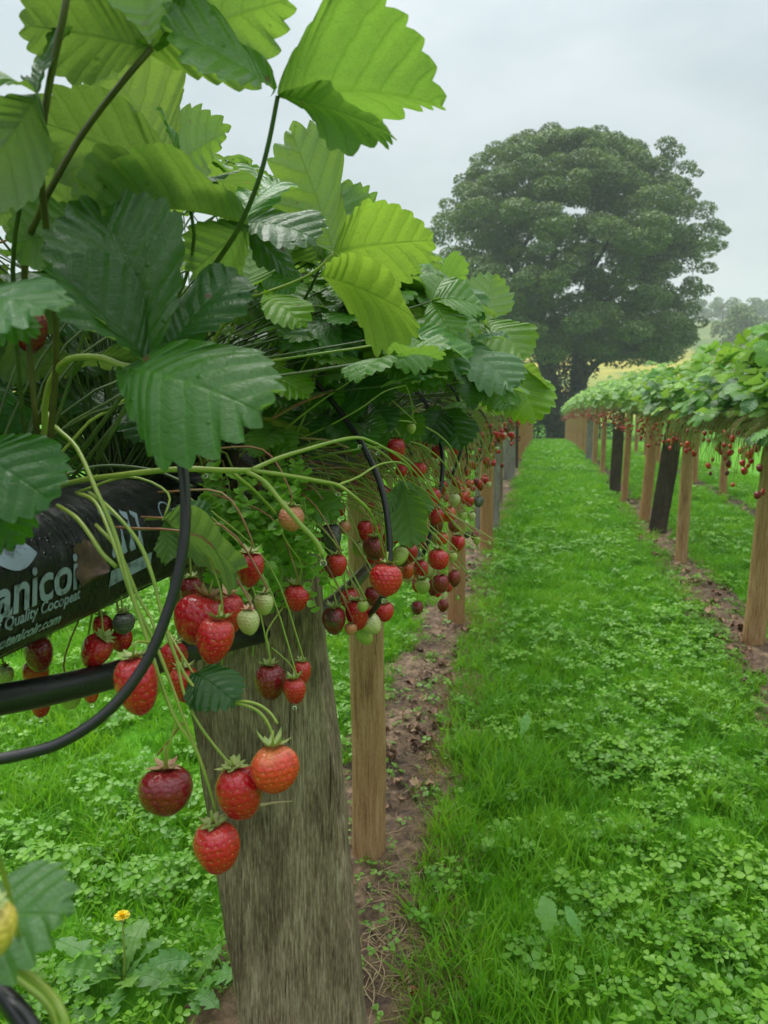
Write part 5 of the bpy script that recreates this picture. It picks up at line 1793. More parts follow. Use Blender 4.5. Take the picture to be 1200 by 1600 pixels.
M['grass'] = blade_mat('grass', [(.2, (.078, .245, .012)), (.5, (.138, .35, .018)), (.8, (.235, .44, .03))])
M['grass_dry'] = blade_mat('yellowing_grass', [(.2, (.12, .17, .03)), (.5, (.24, .26, .06)), (.8, (.34, .28, .11))])


def clover_mat():
    m, nt = new_mat('clover')
    sp = nd(nt, 'SeparateXYZ', {0: nd(nt, 'UVMap').outputs[0]})
    oi = nd(nt, 'ObjectInfo')
    n_ = noise(nt, nd(nt, 'NewGeometry').outputs['Position'], 2.3, 3)
    f = mth(nt, 'ADD', mth(nt, 'MULTIPLY', n_, .5), mth(nt, 'MULTIPLY', oi.outputs['Random'], .5))
    c_ = ramp(nt, f, [(.2, (.085, .245, .011)), (.5, (.14, .345, .018)), (.8, (.215, .43, .034))])
    v = sp.outputs[1]
    chev = mth(nt, 'SUBTRACT', 1.0, mth(nt, 'MULTIPLY', mth(nt, 'ABSOLUTE', mth(nt, 'SUBTRACT', v, .5)), 7.0), clamp=True)
    c2 = mixc(nt, mth(nt, 'MULTIPLY', chev, .22), c_, (.24, .40, .14))
    p_ = pbsdf(nt, color=c2, rough=.38, spec=.35)
    t_ = nd(nt, 'BsdfTranslucent', {'Color': mixc(nt, 1.0, c2, (1.6, 1.6, .8), 'MULTIPLY')})
    out(nt, nd(nt, 'MixShader', {0: .3, 1: p_.outputs[0], 2: t_.outputs[0]}).outputs[0])
    return m


M['clover'] = clover_mat()


def tuft(seed, n=46, rad=.055, hmin=.035, hmax=.095, wid=.0021, mat='grass', lean=.7):
    rs = random.Random(seed)
    V, F = [], []
    for k in range(n):
        a = rs.uniform(0, 6.28)
        r = rad * math.sqrt(rs.random())
        x, y = r * math.cos(a), r * math.sin(a)
        h = rs.uniform(hmin, hmax)
        b = rs.uniform(0, 6.28)
        ln = rs.uniform(.1, lean) * h
        dx, dy = math.cos(b) * ln, math.sin(b) * ln
        wa = rs.uniform(0, 6.28)
        wx, wy = math.cos(wa) * wid * rs.uniform(.7, 1.3), math.sin(wa) * wid
        base = len(V)
        for t, q in ((0, .8), (.4, 1), (.75, .7)):
            cx, cy, cz = x + dx * t ** 1.8, y + dy * t ** 1.8, h * (t - .12 * t * t * (ln / h))
            V += [(cx - wx * q, cy - wy * q, cz), (cx + wx * q, cy + wy * q, cz)]
        V.append((x + dx, y + dy, h * (1 - .25 * ln / h)))
        F += [(base, base + 1, base + 3, base + 2), (base + 2, base + 3, base + 5, base + 4), (base + 4, base + 5, base + 6)]
    return mk('tuft', V, F, [M[mat]])


def clover_clump(seed, n=11, rad=.075, hmin=.03, hmax=.07, sz=(.009, .0165), mat='clover', leaves=3):
    rs = random.Random(seed)
    A = Acc()
    for k in range(n):
        a = rs.uniform(0, 6.28)
        r = rad * math.sqrt(rs.random())
        x, y, h = r * math.cos(a), r * math.sin(a), rs.uniform(hmin, hmax)
        tilt = Vector((rs.uniform(-.45, .45), rs.uniform(-.45, .45), 1)).normalized()
        top = Vector((x, y, h))
        V, F, U = tube([(x + rs.uniform(-.015, .015), y + rs.uniform(-.015, .015), 0), top], .0006, .0005, 3, 2, cap=False)
        A.add(V, F, None, 0)
        s = rs.uniform(*sz)
        a0 = rs.uniform(0, 6.28)
        for j in range(leaves):
            aa = a0 + 2 * math.pi * j / leaves + rs.uniform(-.15, .15)
            dd = Vector((math.cos(aa), math.sin(aa), rs.uniform(-.1, .35)))
            dd = (dd - tilt * dd.dot(tilt) + tilt * rs.uniform(-.15, .3)).normalized()
            fr = frame(dd, tilt)
            pts_ = [(0, .05, 0), (.30, .32, .10), (.47, .66, .13), (.34, .98, .08), (.0, .95, -.02), (-.34, .98, .08), (-.47, .66, .13), (-.30, .32, .10), (0, .5, -.03)]
            uv = [(0, 0), (.5, .3), (1, .62), (.8, 1), (0, .95), (.8, 1), (1, .62), (.5, .3), (0, .5)]
            Vv = [tuple(fr @ np.array(o) * s * 1.25 + np.array(top)) for o in pts_]
            A.add(Vv, [(8, i, (i + 1) % 8) for i in range(8)], uv, 0)
    return A.mesh('clump', [M[mat]])


def scatter(name, label, pts, rots, scl, idx, sources, kind='stuff'):
    """one object whose points carry small plant meshes (geometry nodes, geometry instanced on points)"""
    n = len(pts)
    me = bpy.data.meshes.new(name)
    me.from_pydata([tuple(p) for p in pts], [], [])
    a = me.attributes.new('rot', 'FLOAT_VECTOR', 'POINT'); a.data.foreach_set('vector', np.asarray(rots, dtype=np.float32).ravel())
    a = me.attributes.new('scl', 'FLOAT_VECTOR', 'POINT'); a.data.foreach_set('vector', np.asarray(scl, dtype=np.float32).ravel())
    a = me.attributes.new('pick', 'INT', 'POINT'); a.data.foreach_set('value', np.asarray(idx, dtype=np.int32))
    g = bpy.data.node_groups.new(name + '_nodes', 'GeometryNodeTree')
    g.interface.new_socket('Geometry', in_out='INPUT', socket_type='NodeSocketGeometry')
    g.interface.new_socket('Geometry', in_out='OUTPUT', socket_type='NodeSocketGeometry')
    gi, go = g.nodes.new('NodeGroupInput'), g.nodes.new('NodeGroupOutput')
    ip = g.nodes.new('GeometryNodeInstanceOnPoints')
    jn = g.nodes.new('GeometryNodeJoinGeometry')
    for s in reversed(sources):
        so = bpy.data.objects.new(name + '_sprig', s)
        oi = g.nodes.new('GeometryNodeObjectInfo')
        oi.inputs['Object'].default_value = so
        oi.inputs['As Instance'].default_value = False
        gt = g.nodes.new('GeometryNodeGeometryToInstance')
        g.links.new(oi.outputs['Geometry'], gt.inputs[0])
        g.links.new(gt.outputs[0], jn.inputs[0])

    def attr(nm, ty):
        q = g.nodes.new('GeometryNodeInputNamedAttribute')
        q.data_type = ty
        q.inputs[0].default_value = nm
        return q.outputs[0]
    g.links.new(gi.outputs[0], ip.inputs['Points'])
    g.links.new(jn.outputs[0], ip.inputs['Instance'])
    ip.inputs['Pick Instance'].default_value = True
    g.links.new(attr('pick', 'INT'), ip.inputs['Instance Index'])
    g.links.new(attr('rot', 'FLOAT_VECTOR'), ip.inputs['Rotation'])
    g.links.new(attr('scl', 'FLOAT_VECTOR'), ip.inputs['Scale'])
    g.links.new(ip.outputs[0], go.inputs[0])
    o = bpy.data.objects.new(name, me)
    COL.objects.link(o)
    mo = o.modifiers.new('growth', 'NODES')
    mo.node_group = g
    tag(o, label, kind=kind)
    return o


GRASS_SRC = [tuft(10), tuft(11, 50, .06, .04, .11), tuft(12, 44, .05, .03, .08), tuft(13, 60, .06, .05, .13, .0018, lean=.9)]
CLOVER_SRC = [clover_clump(20), clover_clump(21, 12, .085), clover_clump(22, 8, .06, .02, .06, (.008, .014))]
DRY_SRC = [tuft(30, 40, .05, .02, .07, .0013, 'grass_dry', 1.3), tuft(31, 30, .06, .02, .06, .0012, 'grass_dry', 1.5)]
SEED_SRC = [clover_clump(40, 6, .035, .006, .02, (.004, .008), 'small_leaf', 4), clover_clump(41, 9, .05, .006, .03, (.004, .009), 'small_leaf', 2)]


def lawn_edge(y):
    return -.19 - .085 * max(0, min(1.9, y - 1.4))


def strip_w(x, y):
    """distance into the soil strips, > 0 inside"""
    nz = .05 * mnoise.noise(Vector((x * 2.1, y * 2.1, 8))) + .03 * mnoise.noise(Vector((x * 7, y * 7, 2)))
    e = lawn_edge(y)
    return max(min(e - x, x + .63), .13 - abs(x - 1.04), .13 - abs(x - 2.2)) + nz


CLEAR = [(*on_ground(193, 1545)[0][:2], .13), (*on_ground(300, 1560)[0][:2], .11), (*on_ground(80, 1590)[0][:2], .12), (*on_ground(858, 1500)[0][:2], .035)]
rs = random.Random(42)
gp, gr, gs, gi_ = [], [], [], []
cp, cr_, cs, ci = [], [], [], []
zones = [(-2.6, 2.6, .55, 2.4, 420, 1.0), (-3.2, 2.8, 2.4, 4.2, 330, 1.05), (-3.4, 3.0, 4.2, 8, 170, 1.25), (-2.5, 3.2, 8, 16, 75, 1.6), (-1.5, 3.0, 16, 36, 34, 2.2)]
for (x0, x1, y0, y1, den, sc) in zones:
    for k in range(int((x1 - x0) * (y1 - y0) * den)):
        x, y = rs.uniform(x0, x1), rs.uniform(y0, y1)
        # only what the standpoint, or one a step aside, could see
        if y < 4.2 and x > .75 + .55 * y: continue
        if x < -.55 - .95 * y: continue
        s = strip_w(x, y)
        if s > .0 and rs.random() < .97: continue
        if y > 34: continue
        z = gz(x, y)
        if any((x - a) ** 2 + (y - b) ** 2 < c * c and rs.random() < .55 for a, b, c in CLEAR): continue
        cn = mnoise.noise(Vector((x * 1.3, y * 1.3, 4.4))) + .5 * mnoise.noise(Vector((x * 3.7, y * 3.7, 1.4)))
        edge_g = x > -.30 and x < .10 and y < 2.6        # longer grass by the soil, clover further in
        pc = .46 + .9 * cn - (.45 if edge_g else 0) - min(.5, max(0, (y - 3.5) * .07)) - (.12 if abs(x - .3) < .25 and y > 3 else 0)
        if rs.random() < max(.12, min(.82, pc)) * .72:
            cp.append((x, y, z)); cr_.append((0, 0, rs.uniform(0, 6.28))); q = sc * rs.uniform(.8, 1.2); cs.append((q, q, q * rs.uniform(.8, 1.1) / math.sqrt(sc))); ci.append(rs.randrange(3))
        else:
            gp.append((x, y, z)); gr.append((rs.uniform(-.15, .15), rs.uniform(-.15, .15), rs.uniform(0, 6.28)))
            q = sc * rs.uniform(.8, 1.2)
            hh = rs.uniform(.55, 1.0) * (1.15 if edge_g else .85) / math.sqrt(sc)
            gs.append((q, q, q * hh)); gi_.append(rs.randrange(4))
scatter('grass', 'wet green grass of the lawn between the rows', gp, gr, gs, gi_, GRASS_SRC)
scatter('clover', 'white clover leaves spread through the wet lawn', cp, cr_, cs, ci, CLOVER_SRC)
gp, gr, gs, gi_ = [], [], [], []
sp_, sr_, ss_, si_ = [], [], [], []
for k in range(1500):
    y = .9 + 9 * rs.random() ** 1.6
    x = lawn_edge(y) + rs.uniform(-.06, .10) if rs.random() < .7 else .90 + rs.uniform(-.06, .06)
    if strip_w(x, y) < -.09: continue
    if rs.random() < .55 and y > 1.5: continue
    gp.append((x, y, gz(x, y))); gr.append((0, 0, rs.uniform(0, 6.28))); q = rs.uniform(.7, 1.2); gs.append((q, q, q)); gi_.append(rs.randrange(2))
scatter('dry_grass', 'yellowing grass along the edge of the soil strip', gp, gr, gs, gi_, DRY_SRC)
for k in range(900):
    y = .9 + 9 * rs.random() ** 1.5
    x = -.43 + rs.uniform(-.20, .20) if rs.random() < .75 else 1.02 + rs.uniform(-.16, .14)
    if mnoise.noise(Vector((x * 6, y * 6, 3))) < -.02: continue
    sp_.append((x, y, gz(x, y) + .012)); sr_.append((0, 0, rs.uniform(0, 6.28))); q = rs.uniform(.7, 1.5); ss_.append((q, q, q)); si_.append(rs.randrange(2))
scatter('seedlings', 'small green seedlings sprouting on the bare soil', sp_, sr_, ss_, si_, SEED_SRC)

# dry straw and old runners on the soil beside the plank
A = Acc()
for k in range(170):
    near = rs.random() < .62
    c, _d = on_ground(rs.uniform(560, 690), rs.uniform(1350, 1600)) if near else on_ground(rs.uniform(600, 740), rs.uniform(1040, 1400))
    a = rs.uniform(0, 6.28)
    L = rs.uniform(.03, .13)
    pts_ = []
    cur = rs.uniform(-2.2, 2.2)
    p = c.copy()
    for j in range(5):
        pts_.append(p + Vector((0, 0, .018 + .012 * rs.random())))
        a += cur / 5
        p = p + Vector((math.cos(a), math.sin(a), 0)) * L / 4
    V, F, U = tube(pts_, rs.uniform(.0008, .0017), .0007, 4, 3)
    A.add(V, F)
tag(ob('straw', A.mesh('straw', [M['straw']])), 'dry straw and old runners on the soil beside the plank', kind='stuff')

# fallen brown leaves
def dead_leaf_mesh(seed):
    rs = random.Random(seed)
    V, F, U, ch = leaflet(seed=seed, teeth=5, rpt=2, cols=2, W=rs.uniform(.5, .85), fold=rs.uniform(.2, .9), curl=rs.uniform(-1.2, 1.6), wav=.14, tooth=.10)
    V[:, 2] -= V[:, 2].min()
    return mk('fallen_leaf', V, F, [M['dead']], U)


DL = [dead_leaf_mesh(k) for k in range(9)]


def fallen(p, size, label, group):
    o = bpy.data.objects.new('fallen_leaf', rs.choice(DL))
    o.location = p
    o.rotation_euler = (rs.uniform(-.35, .35), rs.uniform(-.35, .35), rs.uniform(0, 6.28))
    o.scale = (size, size, size)
    COL.objects.link(o)
    tag(o, label, 'leaf', group)


p, _ = on_ground(655, 1435)
fallen(p + Vector((0, 0, .02)), .062, 'large curled brown leaf on the soil near the foot of the plank', None)
p, _ = on_ground(657, 1243)
fallen(p + Vector((0, 0, .02)), .045, 'brown leaf standing on edge on the soil beside the first pale post', None)
for k in range(150):
    y = rs.choice((2.2 + rs.gauss(.35, .25), 2.6 + rs.random() * 3.5, 3.2 + 5 * rs.random()))
    x = -.42 + rs.gauss(0, .08)
    if y < 1.5: continue
    fallen((x, y, gz(x, y) + .016), rs.uniform(.025, .055), 'dead brown leaf lying on the soil strip under the near row', 'dead leaves under the near row')
for k in range(146):
    y = 2.9 + 6.5 * rs.random() ** 1.3
    x = 1.0 + rs.gauss(0, .085)
    fallen((x, y, gz(x, y) + .018), rs.uniform(.035, .065), 'dead brown leaf lying under the row across the lawn', 'dead leaves under the row across the lawn')
A = Acc()
for k in range(620):
    y = (9 if k > 220 else 3) + 20 * rs.random() ** 1.2
    x = rs.choice((-.44, 1.0, 2.2)) + rs.gauss(0, .09)
    if x > 1.6: y = 5 + 12 * rs.random()
    V, F, U, ch = leaflet(seed=k % 9, teeth=4, rpt=2, cols=1, W=.7, fold=.5, curl=.9)
    a = rs.uniform(0, 6.28)
    s = rs.uniform(.04, .07)
    q = np.stack([V[:, 0] * math.cos(a) - V[:, 1] * math.sin(a), V[:, 0] * math.sin(a) + V[:, 1] * math.cos(a), V[:, 2]], 1) * s + np.array([x, y, gz(x, y) + .02])
    A.add([tuple(v) for v in q], F, U)
tag(ob('leaf_litter', A.mesh('leaf_litter', [M['dead']])), 'far brown leaf litter on the soil strips', kind='stuff')

# fruit dropped on the soil
p, _ = on_ground(646, 1562)
berry(p + Vector((0, 0, .022)), .021, 'dark', 'fallen dark red strawberry lying on soil near the frame bottom', None, down=(.5, .6, -.5), lod=1, seed=4)
p, _ = on_ground(541, 1307)
berry(p + Vector((0, 0, .02)), .022, 'dark', 'fallen dark strawberry on the ground between the plank and the pale post', None, down=(.5, -.4, -.5), lod=1, seed=6)

# ================================================================== dandelions and dock
def lobed_leaf(base, tip, nrm, w=.26, seed=0, lobes=7, jag=.55):
    rs = random.Random(seed)
    base, tip = Vector(base), Vector(tip)
    L = (tip - base).length
    fr = frame(tip - base, nrm)
    n = lobes * 4
    V, F, U = [], [], []
    droop = rs.uniform(.05, .22)
    for i in range(n + 1):
        t = i / n
        f = min(1, t * 1.6 + .06) ** 1.3 * (1 - max(0, (t - .72) / .28) ** 1.8)
        for s in (-1, 1):
            ph = ((i + (1 if s > 0 else 0)) % 4)
            lob = (1, 1 - .36 * jag, 1 - .9 * jag, 1 - jag)[ph] if i < n else 0.02
            ww = w * .5 * f * lob * (1 + .2 * rs.uniform(-1, 1))
            back = -.05 * (1 if ph == 0 else 0)
            row = [(s * ww, t + back, .10 * ww + .02 * math.sin(t * 13 + s)), (s * ww * .5, t + back * .4, .0)]
            if s < 0:
                pts_ = row + [(0, t, -.012)]
            else:
                pts_ += [row[1], row[0]]
        for (x, y, z) in pts_:
            z += droop * 4 * t * (1 - t)
            V.append(tuple(fr @ np.array((x, y, z)) * L + np.array(base)))
            U.append((.5 + (x / w), t))
    for i in range(n):
        for k in range(4):
            a = i * 5 + k
            F.append((a, a + 1, a + 6, a + 5))
    return V, F, U


M['weed_leaf'] = leaf_material('weed_leaf', 3, True, trans=.35, rough=.36, vein=.25, wet=False)


def dandelion(px, py, label, n, leafpx, flower=None, seed=0):
    rs = random.Random(seed)
    g, d = on_ground(px, py)
    root = empty('dandelion', g)
    tag(root, label, 'dandelion')
    for k in range(n):
        a = 2 * math.pi * k / n + rs.uniform(-.25, .25)
        L = leafpx * rs.uniform(.7, 1.15)
        tip = g + Vector((math.cos(a) * L, math.sin(a) * L, rs.uniform(.015, .09)))
        V, F, U = lobed_leaf(g + Vector((0, 0, .015)), tip, (rs.uniform(-.3, .3), rs.uniform(-.6, .1), 1), rs.uniform(.30, .42), rs.randrange(99), rs.choice((5, 6, 7)), rs.uniform(.35, .6))
        ob('leaf', mk('leaf', V, F, [M['weed_leaf']], U), root, color=rs.choice(((.10, .26, .035), (.14, .32, .045), (.085, .23, .04))))
    if flower:
        fx, fy = flower
        top = at(fx, fy + 8, d)
        V, F, U = tube([g, g * .5 + top * .5 + Vector((.004, 0, 0)), top], .0022, .0018, 7, 4)
        ob('stem', mk('stem', V, F, [M['stem']], U), root)
        V, F, U = berry_shape(.0065, .012, 10, 6, 3, .1)
        ob('flower_base', mk('flower_base', [v + top + Vector((0, 0, .006)) for v in V], F, [M['sepal']], U), root)
        A = Acc()
        for ring in range(4):
            for k in range(22 - ring * 3):
                a = 2 * math.pi * k / (22 - ring * 3) + ring * .3
                L = .0165 - ring * .003
                el = .10 + ring * .35 + rs.uniform(-.1, .1)
                dd = Vector((math.cos(a) * math.cos(el), math.sin(a) * math.cos(el), math.sin(el)))
                sd = Vector((-math.sin(a), math.cos(a), 0)) * .0012
                b0 = top + Vector((0, 0, .007))
                A.add([b0 - sd * .6, b0 + sd * .6, b0 + dd * L + sd, b0 + dd * L - sd], [(0, 1, 2, 3)])
        if 'petal' not in M:
            m, nt = new_mat('dandelion_petal')
            out(nt, pbsdf(nt, color=(.92, .66, .006), rough=.6).outputs[0])
            M['petal'] = m
        tag(ob('petals', A.mesh('petals', [M['petal']], False), root), kind='stuff')


dandelion(193, 1545, 'dandelion with one yellow flower in the grass beside the broad plank', 13, .15, (191, 1428), 3)
dandelion(300, 1560, 'leafy dandelion without flower at the foot of the broad plank', 11, .11, None, 5)
dandelion(80, 1590, 'leafy dandelion without flower at the lower frame corner', 9, .13, None, 8)

for (px, py, tx, ty, lb, w_) in ((858, 1500, 851, 1396, 'upright pale green dock leaf standing alone in the lawn grass', .62),
                                 (925, 1500, 882, 1412, 'leaning grey-green dock leaf beside the upright one', .34),
                                 (806, 1178, 826, 1112, 'pale narrow dock leaf in the lawn halfway to the second post', .4)):
    g, d = on_ground(px, py)
    root = empty('dock_plant', g)
    tag(root, lb, 'weed')
    b0 = at(px + (tx - px) * .25, py + (ty - py) * .25, d)
    V, F, U = tube([g, b0], .0016, .0012, 5, 2)
    ob('stem', mk('stem', V, F, [M['stem']], U), root)
    V, F, U = lobed_leaf(b0, at(tx, ty, d + .02), (.1, -.8, .6), w_ * .72, 3, 6, .05)
    ob('leaf', mk('leaf', V, F, [M['weed_leaf']], U), root, color=(.20, .42, .12))

# ================================================================== trees
def tree_leaf_mat(name, stops, trans=.25):
    m, nt = new_mat(name)
    n_ = noise(nt, nd(nt, 'NewGeometry').outputs['Position'], .9, 4, .6)
    c_ = ramp(nt, n_, stops)
    p_ = pbsdf(nt, color=c_, rough=.5)
    t_ = nd(nt, 'BsdfTranslucent', {'Color': mixc(nt, 1.0, c_, (1.5, 1.5, .8), 'MULTIPLY')})
    out(nt, nd(nt, 'MixShader', {0: trans, 1: p_.outputs[0], 2: t_.outputs[0]}).outputs[0])
    return m


M['tree_leaf'] = tree_leaf_mat('tree_leaf', [(.3, (.045, .090, .014)), (.5, (.095, .16, .026)), (.7, (.165, .235, .045))])
M['bark'] = wood_mat('bark', ((.02, .018, .014), (.045, .04, .032), (.085, .075, .06)), streak=2.0)


def tree(base, label, targets, clumps, leaf_size, nleaf, seed, trunk_r, stems, group=None, mat='tree_leaf', name='tree', flat=.55):
    """trunk and limbs reaching for leaf clumps; the crown is many leaf faces gathered in those clumps"""
    rs = np.random.RandomState(seed)
    rp = random.Random(seed)
    base = Vector(base)
    root = empty(name, base)
    tag(root, label, 'tree', group)
    A = Acc()
    heads = []
    for (pts_, r0, r1) in stems:
        P = [base + Vector(p) for p in pts_]
        V, F, U = tube(P, r0, r1, 10, 5)
        A.add(V, F, U)
        heads.append(crom(P, 5))
    ob('trunk', A.mesh('trunk', [M['bark']]), root)
    cl = [base + Vector(c[:3]) for c in clumps]
    for t in targets:
        t = base + Vector(t)
        # leaves the nearest stem lower down
        best = min((p for h in heads for p in h), key=lambda p: (p - t).length + (3.0 if p.z > t.z - .6 else 0))
        mid = best * .5 + t * .5 + Vector((rp.uniform(-.5, .5), rp.uniform(-.5, .5), .5))
        V, F, U = tube([best, mid, t], trunk_r * .32, trunk_r * .06, 6, 4)
        lm = Acc()
        lm.add(V, F, U)
        for c in sorted(cl, key=lambda q: (q - t).length)[:5]:
            V, F, U = tube([mid * .3 + t * .7, (t + c) * .5 + Vector((0, 0, .2)), c], trunk_r * .11, trunk_r * .02, 4, 3)
            lm.add(V, F, U)
        ob('limb', lm.mesh('limb', [M['bark']]), root)
    Vs, n_all = [], 0
    for c in clumps:
        r = c[3]
        n = int(nleaf * (r * r))
        # leaves gather towards the upper shell of the clump
        u = rs.normal(size=(n, 3))
        u /= np.linalg.norm(u, axis=1)[:, None]
        rad = rs.uniform(.45, 1.0, n) ** .5
        u[:, 2] = np.abs(u[:, 2]) * np.where(rs.uniform(size=n) < .72, 1, -.8)
        pos = u * rad[:, None] * np.array([r, r, r * flat]) + np.array(base) + np.array(c[:3])
        nr = u * .5 + rs.normal(size=(n, 3)) * .55 + np.array([0, 0, .7])
        nr /= np.linalg.norm(nr, axis=1)[:, None]
        d = rs.normal(size=(n, 3))
        d -= nr * (d * nr).sum(1)[:, None]
        d /= np.linalg.norm(d, axis=1)[:, None]
        s = np.cross(nr, d)
        sz = leaf_size * rs.uniform(.6, 1.25, n)[:, None]
        q = np.stack([pos - d * sz * .5, pos + s * sz * .42 + nr * sz * .06, pos + d * sz * .5, pos - s * sz * .42 + nr * sz * .06], 1)
        Vs.append(q.reshape(-1, 3))
        n_all += n
    V = np.concatenate(Vs)
    me = bpy.data.meshes.new('crown')
    me.vertices.add(len(V)); me.vertices.foreach_set('co', V.astype(np.float32).ravel())
    me.loops.add(len(V)); me.loops.foreach_set('vertex_index', np.arange(len(V), dtype=np.int32))
    me.polygons.add(n_all); me.polygons.foreach_set('loop_start', np.arange(0, len(V), 4, dtype=np.int32))
    me.polygons.foreach_set('loop_total', np.full(n_all, 4, dtype=np.int32))
    me.materials.append(M[mat])
    me.update(calc_edges=True)
    ob('crown', me, root)
    return root


def big_tree():
    rp = random.Random(12)
    D = 42.0
    base = at(878, 680, D)
    base.z = gz(base.x, base.y)
    k = D / F_PX

    def off(px, py, dd=0.0):
        p = at(px, py, D + dd)
        return p - base
    # crown outline seen in the photograph, as half widths by height
    outl = [(205, 800, 965), (225, 755, 1022), (260, 708, 1064), (300, 684, 1098), (340, 664, 1132), (370, 660, 1140), (410, 664, 1124), (450, 682, 1110), (490, 700, 1114), (520, 715, 1112), (548, 745, 1070)]
    clumps = []
    tries = 0
    while len(clumps) < 500 and tries < 60000:
        tries += 1
        i = rp.uniform(0, len(outl) - 1.001)
        a, b = outl[int(i)], outl[int(i) + 1]
        f = i - int(i)
        py = a[0] + (b[0] - a[0]) * f
        l, r = a[1] + (b[1] - a[1]) * f, a[2] + (b[2] - a[2]) * f
        cx, hw = (l + r) / 2, (r - l) / 2
        u, v = rp.uniform(-1, 1), rp.uniform(-1, 1)
        q = math.hypot(u, v)
        if q > 1 or (q < .45 and py > 300 and rp.random() < .5): continue
        rad = rp.uniform(.6, 1.2)
        if q > .8: rad *= .85
        px = cx + u * (hw - rad / k * .45)
        o = off(px, py + rad * .5 / k, v * hw * k)
        if any((o - Vector(c[:3])).length < .34 * (rad + c[3]) for c in clumps): continue
        clumps.append((o.x, o.y, o.z, rad))
    for (px, py, rd) in ((1072, 262, .6), (1052, 238, .7), (1088, 272, .4), (1040, 225, .6), (1062, 290, .7), (1078, 305, .6), (1115, 352, .6), (1132, 362, .4), (1120, 385, .6), (1105, 420, .6), (1098, 455, .6), (1040, 538, .6), (1000, 540, .6), (985, 240, .7), (860, 205, .7), (905, 212, .7), (935, 208, .6), (1075, 530, .6), (950, 555, .45), (690, 345, .6), (682, 372, .6), (700, 320, .6), (725, 282, .6), (750, 250, .6), (775, 232, .6)):
        o = off(px, py, rp.uniform(-1, 1))
        clumps.append((o.x, o.y, o.z, rd))
    stems = [([(-.3, 0, -.4), tuple(off(868, 640)), tuple(off(850, 560)), tuple(off(825, 480, -.6)), tuple(off(800, 390, -.8)), tuple(off(790, 310, -.8))], .62, .10),
             ([(.5, 0, -.4), tuple(off(903, 640)), tuple(off(905, 570)), tuple(off(918, 480, .5)), tuple(off(925, 390, .5)), tuple(off(940, 290, .4))], .66, .10),
             ([tuple(off(905, 600)), tuple(off(935, 565, -.6)), tuple(off(975, 548, -1)), tuple(off(1020, 545, -1.2))], .24, .07),
             ([tuple(off(912, 520)), tuple(off(945, 450, 1)), tuple(off(990, 390, 1.4)), tuple(off(1030, 330, 1.6))], .30, .07),
             ([tuple(off(838, 520)), tuple(off(862, 430, 1)), tuple(off(868, 340, 1.4)), tuple(off(866, 270, 1.6))], .28, .07)]
    targets = [tuple(off(px, py, dd)) for (px, py, dd) in ((740, 420, -2), (720, 360, 2), (760, 290, -3), (830, 250, 2), (900, 240, -3), (970, 250, 3), (1020, 280, -2), (1060, 330, 1), (1080, 400, -2), (1050, 460, 3), (1000, 430, -4), (960, 360, -5), (860, 350, -5), (800, 360, 4), (1030, 520, 0), (780, 480, -2), (930, 330, 5))]
    tree(base, 'broad old deciduous tree with dense rounded crown beyond the end of the lawn', targets, clumps, .135, 880, 5, .50, stems, name='broad_tree', flat=.62)
    # ivy and dark undergrowth about its foot
    lo = []
    for q in range(70):
        px = rp.uniform(845, 925)
        py = rp.uniform(545, 680)
        o = off(px, py, rp.uniform(-.8, .8))
        lo.append((o.x, o.y, o.z, rp.uniform(.35, .6)))
    tree(base + Vector((.05, -.6, 0)), 'dark ivy clothing the foot of the broad tree', [], lo, .16, 420, 8, .1, [([(0, 0, -.2), (0.1, 0, 1.5), (0, .1, 3.2)], .08, .03)], name='ivy', mat='dark_leaf', flat=.9)


M['dark_leaf'] = tree_leaf_mat('dark_leaf', [(.3, (.012, .022, .009)), (.5, (.022, .038, .014)), (.7, (.038, .06, .02))], .12)
big_tree()


def shrub(px, py, D, wpx, hpx, label, seed, n=16, mat='dark_leaf', ls=.13, group=None):
    rp = random.Random(seed)
    b = at(px, py, D)
    b.z = gz(b.x, b.y)
    k = D / F_PX
    cl = []
    for i in range(n):
        t = rp.random()
        cl.append((rp.uniform(-.5, .5) * wpx * k * (1 - .5 * t), rp.uniform(-.5, .5), .15 + t * hpx * k * .9, rp.uniform(.22, .42) * max(.6, hpx * k / 2)))
    tree(b, label, [], cl, ls, 420, seed, .06, [([(0, 0, -.2), (.05, 0, .4), (0, .05, hpx * k * .7)], .05, .02)], group, mat, 'shrub', .8)


shrub(800, 690, 39, 90, 70, 'dark rounded shrub behind the end of the near row, left of the trunk', 21)
shrub(838, 690, 40, 60, 60, 'dark shrub at the end of the lawn just before the tree trunk', 22)
shrub(885, 690, 39, 50, 62, 'dark shrub in front of the forked tree trunk', 23)
shrub(935, 690, 42, 80, 66, 'dark shrub behind the far end of the row across the lawn', 24)
shrub(760, 690, 44, 80, 110, 'tall dark shrub half hidden by the leaves of the near row', 25)


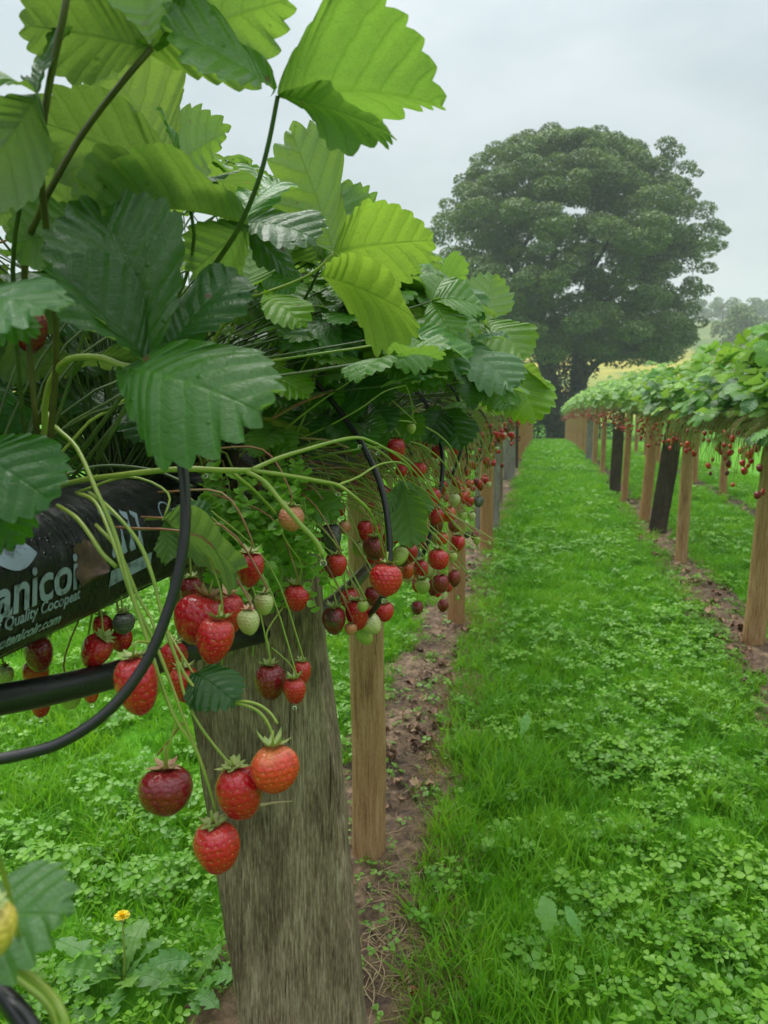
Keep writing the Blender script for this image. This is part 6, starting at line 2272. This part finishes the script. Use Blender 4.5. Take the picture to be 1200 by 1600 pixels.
def far_tree(px, pytop, pybase, D, wpx, label, seed, group=None, n=42):
    rp = random.Random(seed)
    b = at(px, pybase, D)
    zt = at(px, pytop, D).z
    b.z = gz(b.x, b.y)
    h = zt - b.z
    hw = wpx * D / F_PX / 2
    cl = []
    for i in range(n):
        a, r = rp.uniform(0, 6.28), math.sqrt(rp.random())
        t = rp.random()
        wz = math.sin(math.pi * min(1, .18 + .8 * t)) ** .7
        cl.append((math.cos(a) * r * hw * wz, math.sin(a) * r * hw * wz, h * (.22 + .72 * t), rp.uniform(.6, 1.15) * hw * .30))
    tg = [(rp.uniform(-.5, .5) * hw, rp.uniform(-.5, .5) * hw, h * rp.uniform(.45, .8)) for _ in range(6)]
    tree(b, label, tg, cl, .42, 95, seed, h * .028, [([(0, 0, -.3), (.1, 0, h * .3), (0, .2, h * .75)], h * .03, h * .008)], group, 'tree_leaf', 'tree', .75)


far_tree(1155, 480, 560, 105, 84, 'hazy grey-green tree on the rise beyond the yellow field', 31)
far_tree(1206, 494, 560, 108, 74, 'hazy tree cut by the frame edge beside the other far tree', 32)


def slope_tree(px, D, h, wd, label, seed, group, n=22):
    b = at(px, 560, D)
    z = gz(b.x, b.y)
    q = proj(Vector((b.x, b.y, z)))
    qt = proj(Vector((b.x, b.y, z + h)))
    far_tree(px, qt[1], q[1], D, wd * F_PX / D, label, seed, group, n)


slope_tree(790, 120, 7, 10, 'hazy tree seen through the gap under the big tree', 34, None)
for i, (px, D, h, wd) in enumerate(((1128, 170, 5.5, 7), (1098, 176, 4.5, 8), (1070, 182, 5, 8), (1180, 165, 5, 9), (1036, 186, 4.5, 8), (1225, 162, 6, 8), (985, 190, 5, 9), (930, 190, 5, 9), (700, 180, 6, 12), (600, 190, 6, 12), (1142, 235, 5, 12), (1200, 240, 5.5, 13), (1085, 240, 5, 12))):
    slope_tree(px, D, h, wd, 'faint hazy tree of the far hedge line on the slope', 50 + i, 'trees of the far hedge line', 16)

# ================================================================== rainy air
hz = bpy.data.meshes.new('haze')
X0, X1, Y0, Y1, Z0, Z1 = -640, 640, -60, 640, -8, 62
hz.from_pydata([(x, y, z) for z in (Z0, Z1) for y in (Y0, Y1) for x in (X0, X1)], [], [(0, 2, 3, 1), (4, 5, 7, 6), (0, 1, 5, 4), (2, 6, 7, 3), (0, 4, 6, 2), (1, 3, 7, 5)])
m, nt = new_mat('haze')
pv = nt.nodes.new('ShaderNodeVolumePrincipled')
pv.inputs['Color'].default_value = (.86, .92, .95, 1)
pv.inputs['Density'].default_value = .0016
pv.inputs['Anisotropy'].default_value = .2
_oo = nt.nodes.new('ShaderNodeOutputMaterial')
nt.links.new(pv.outputs[0], _oo.inputs['Volume'])
hz.materials.append(m)
tag(ob('haze', hz), 'rainy haze over the fields', kind='stuff')
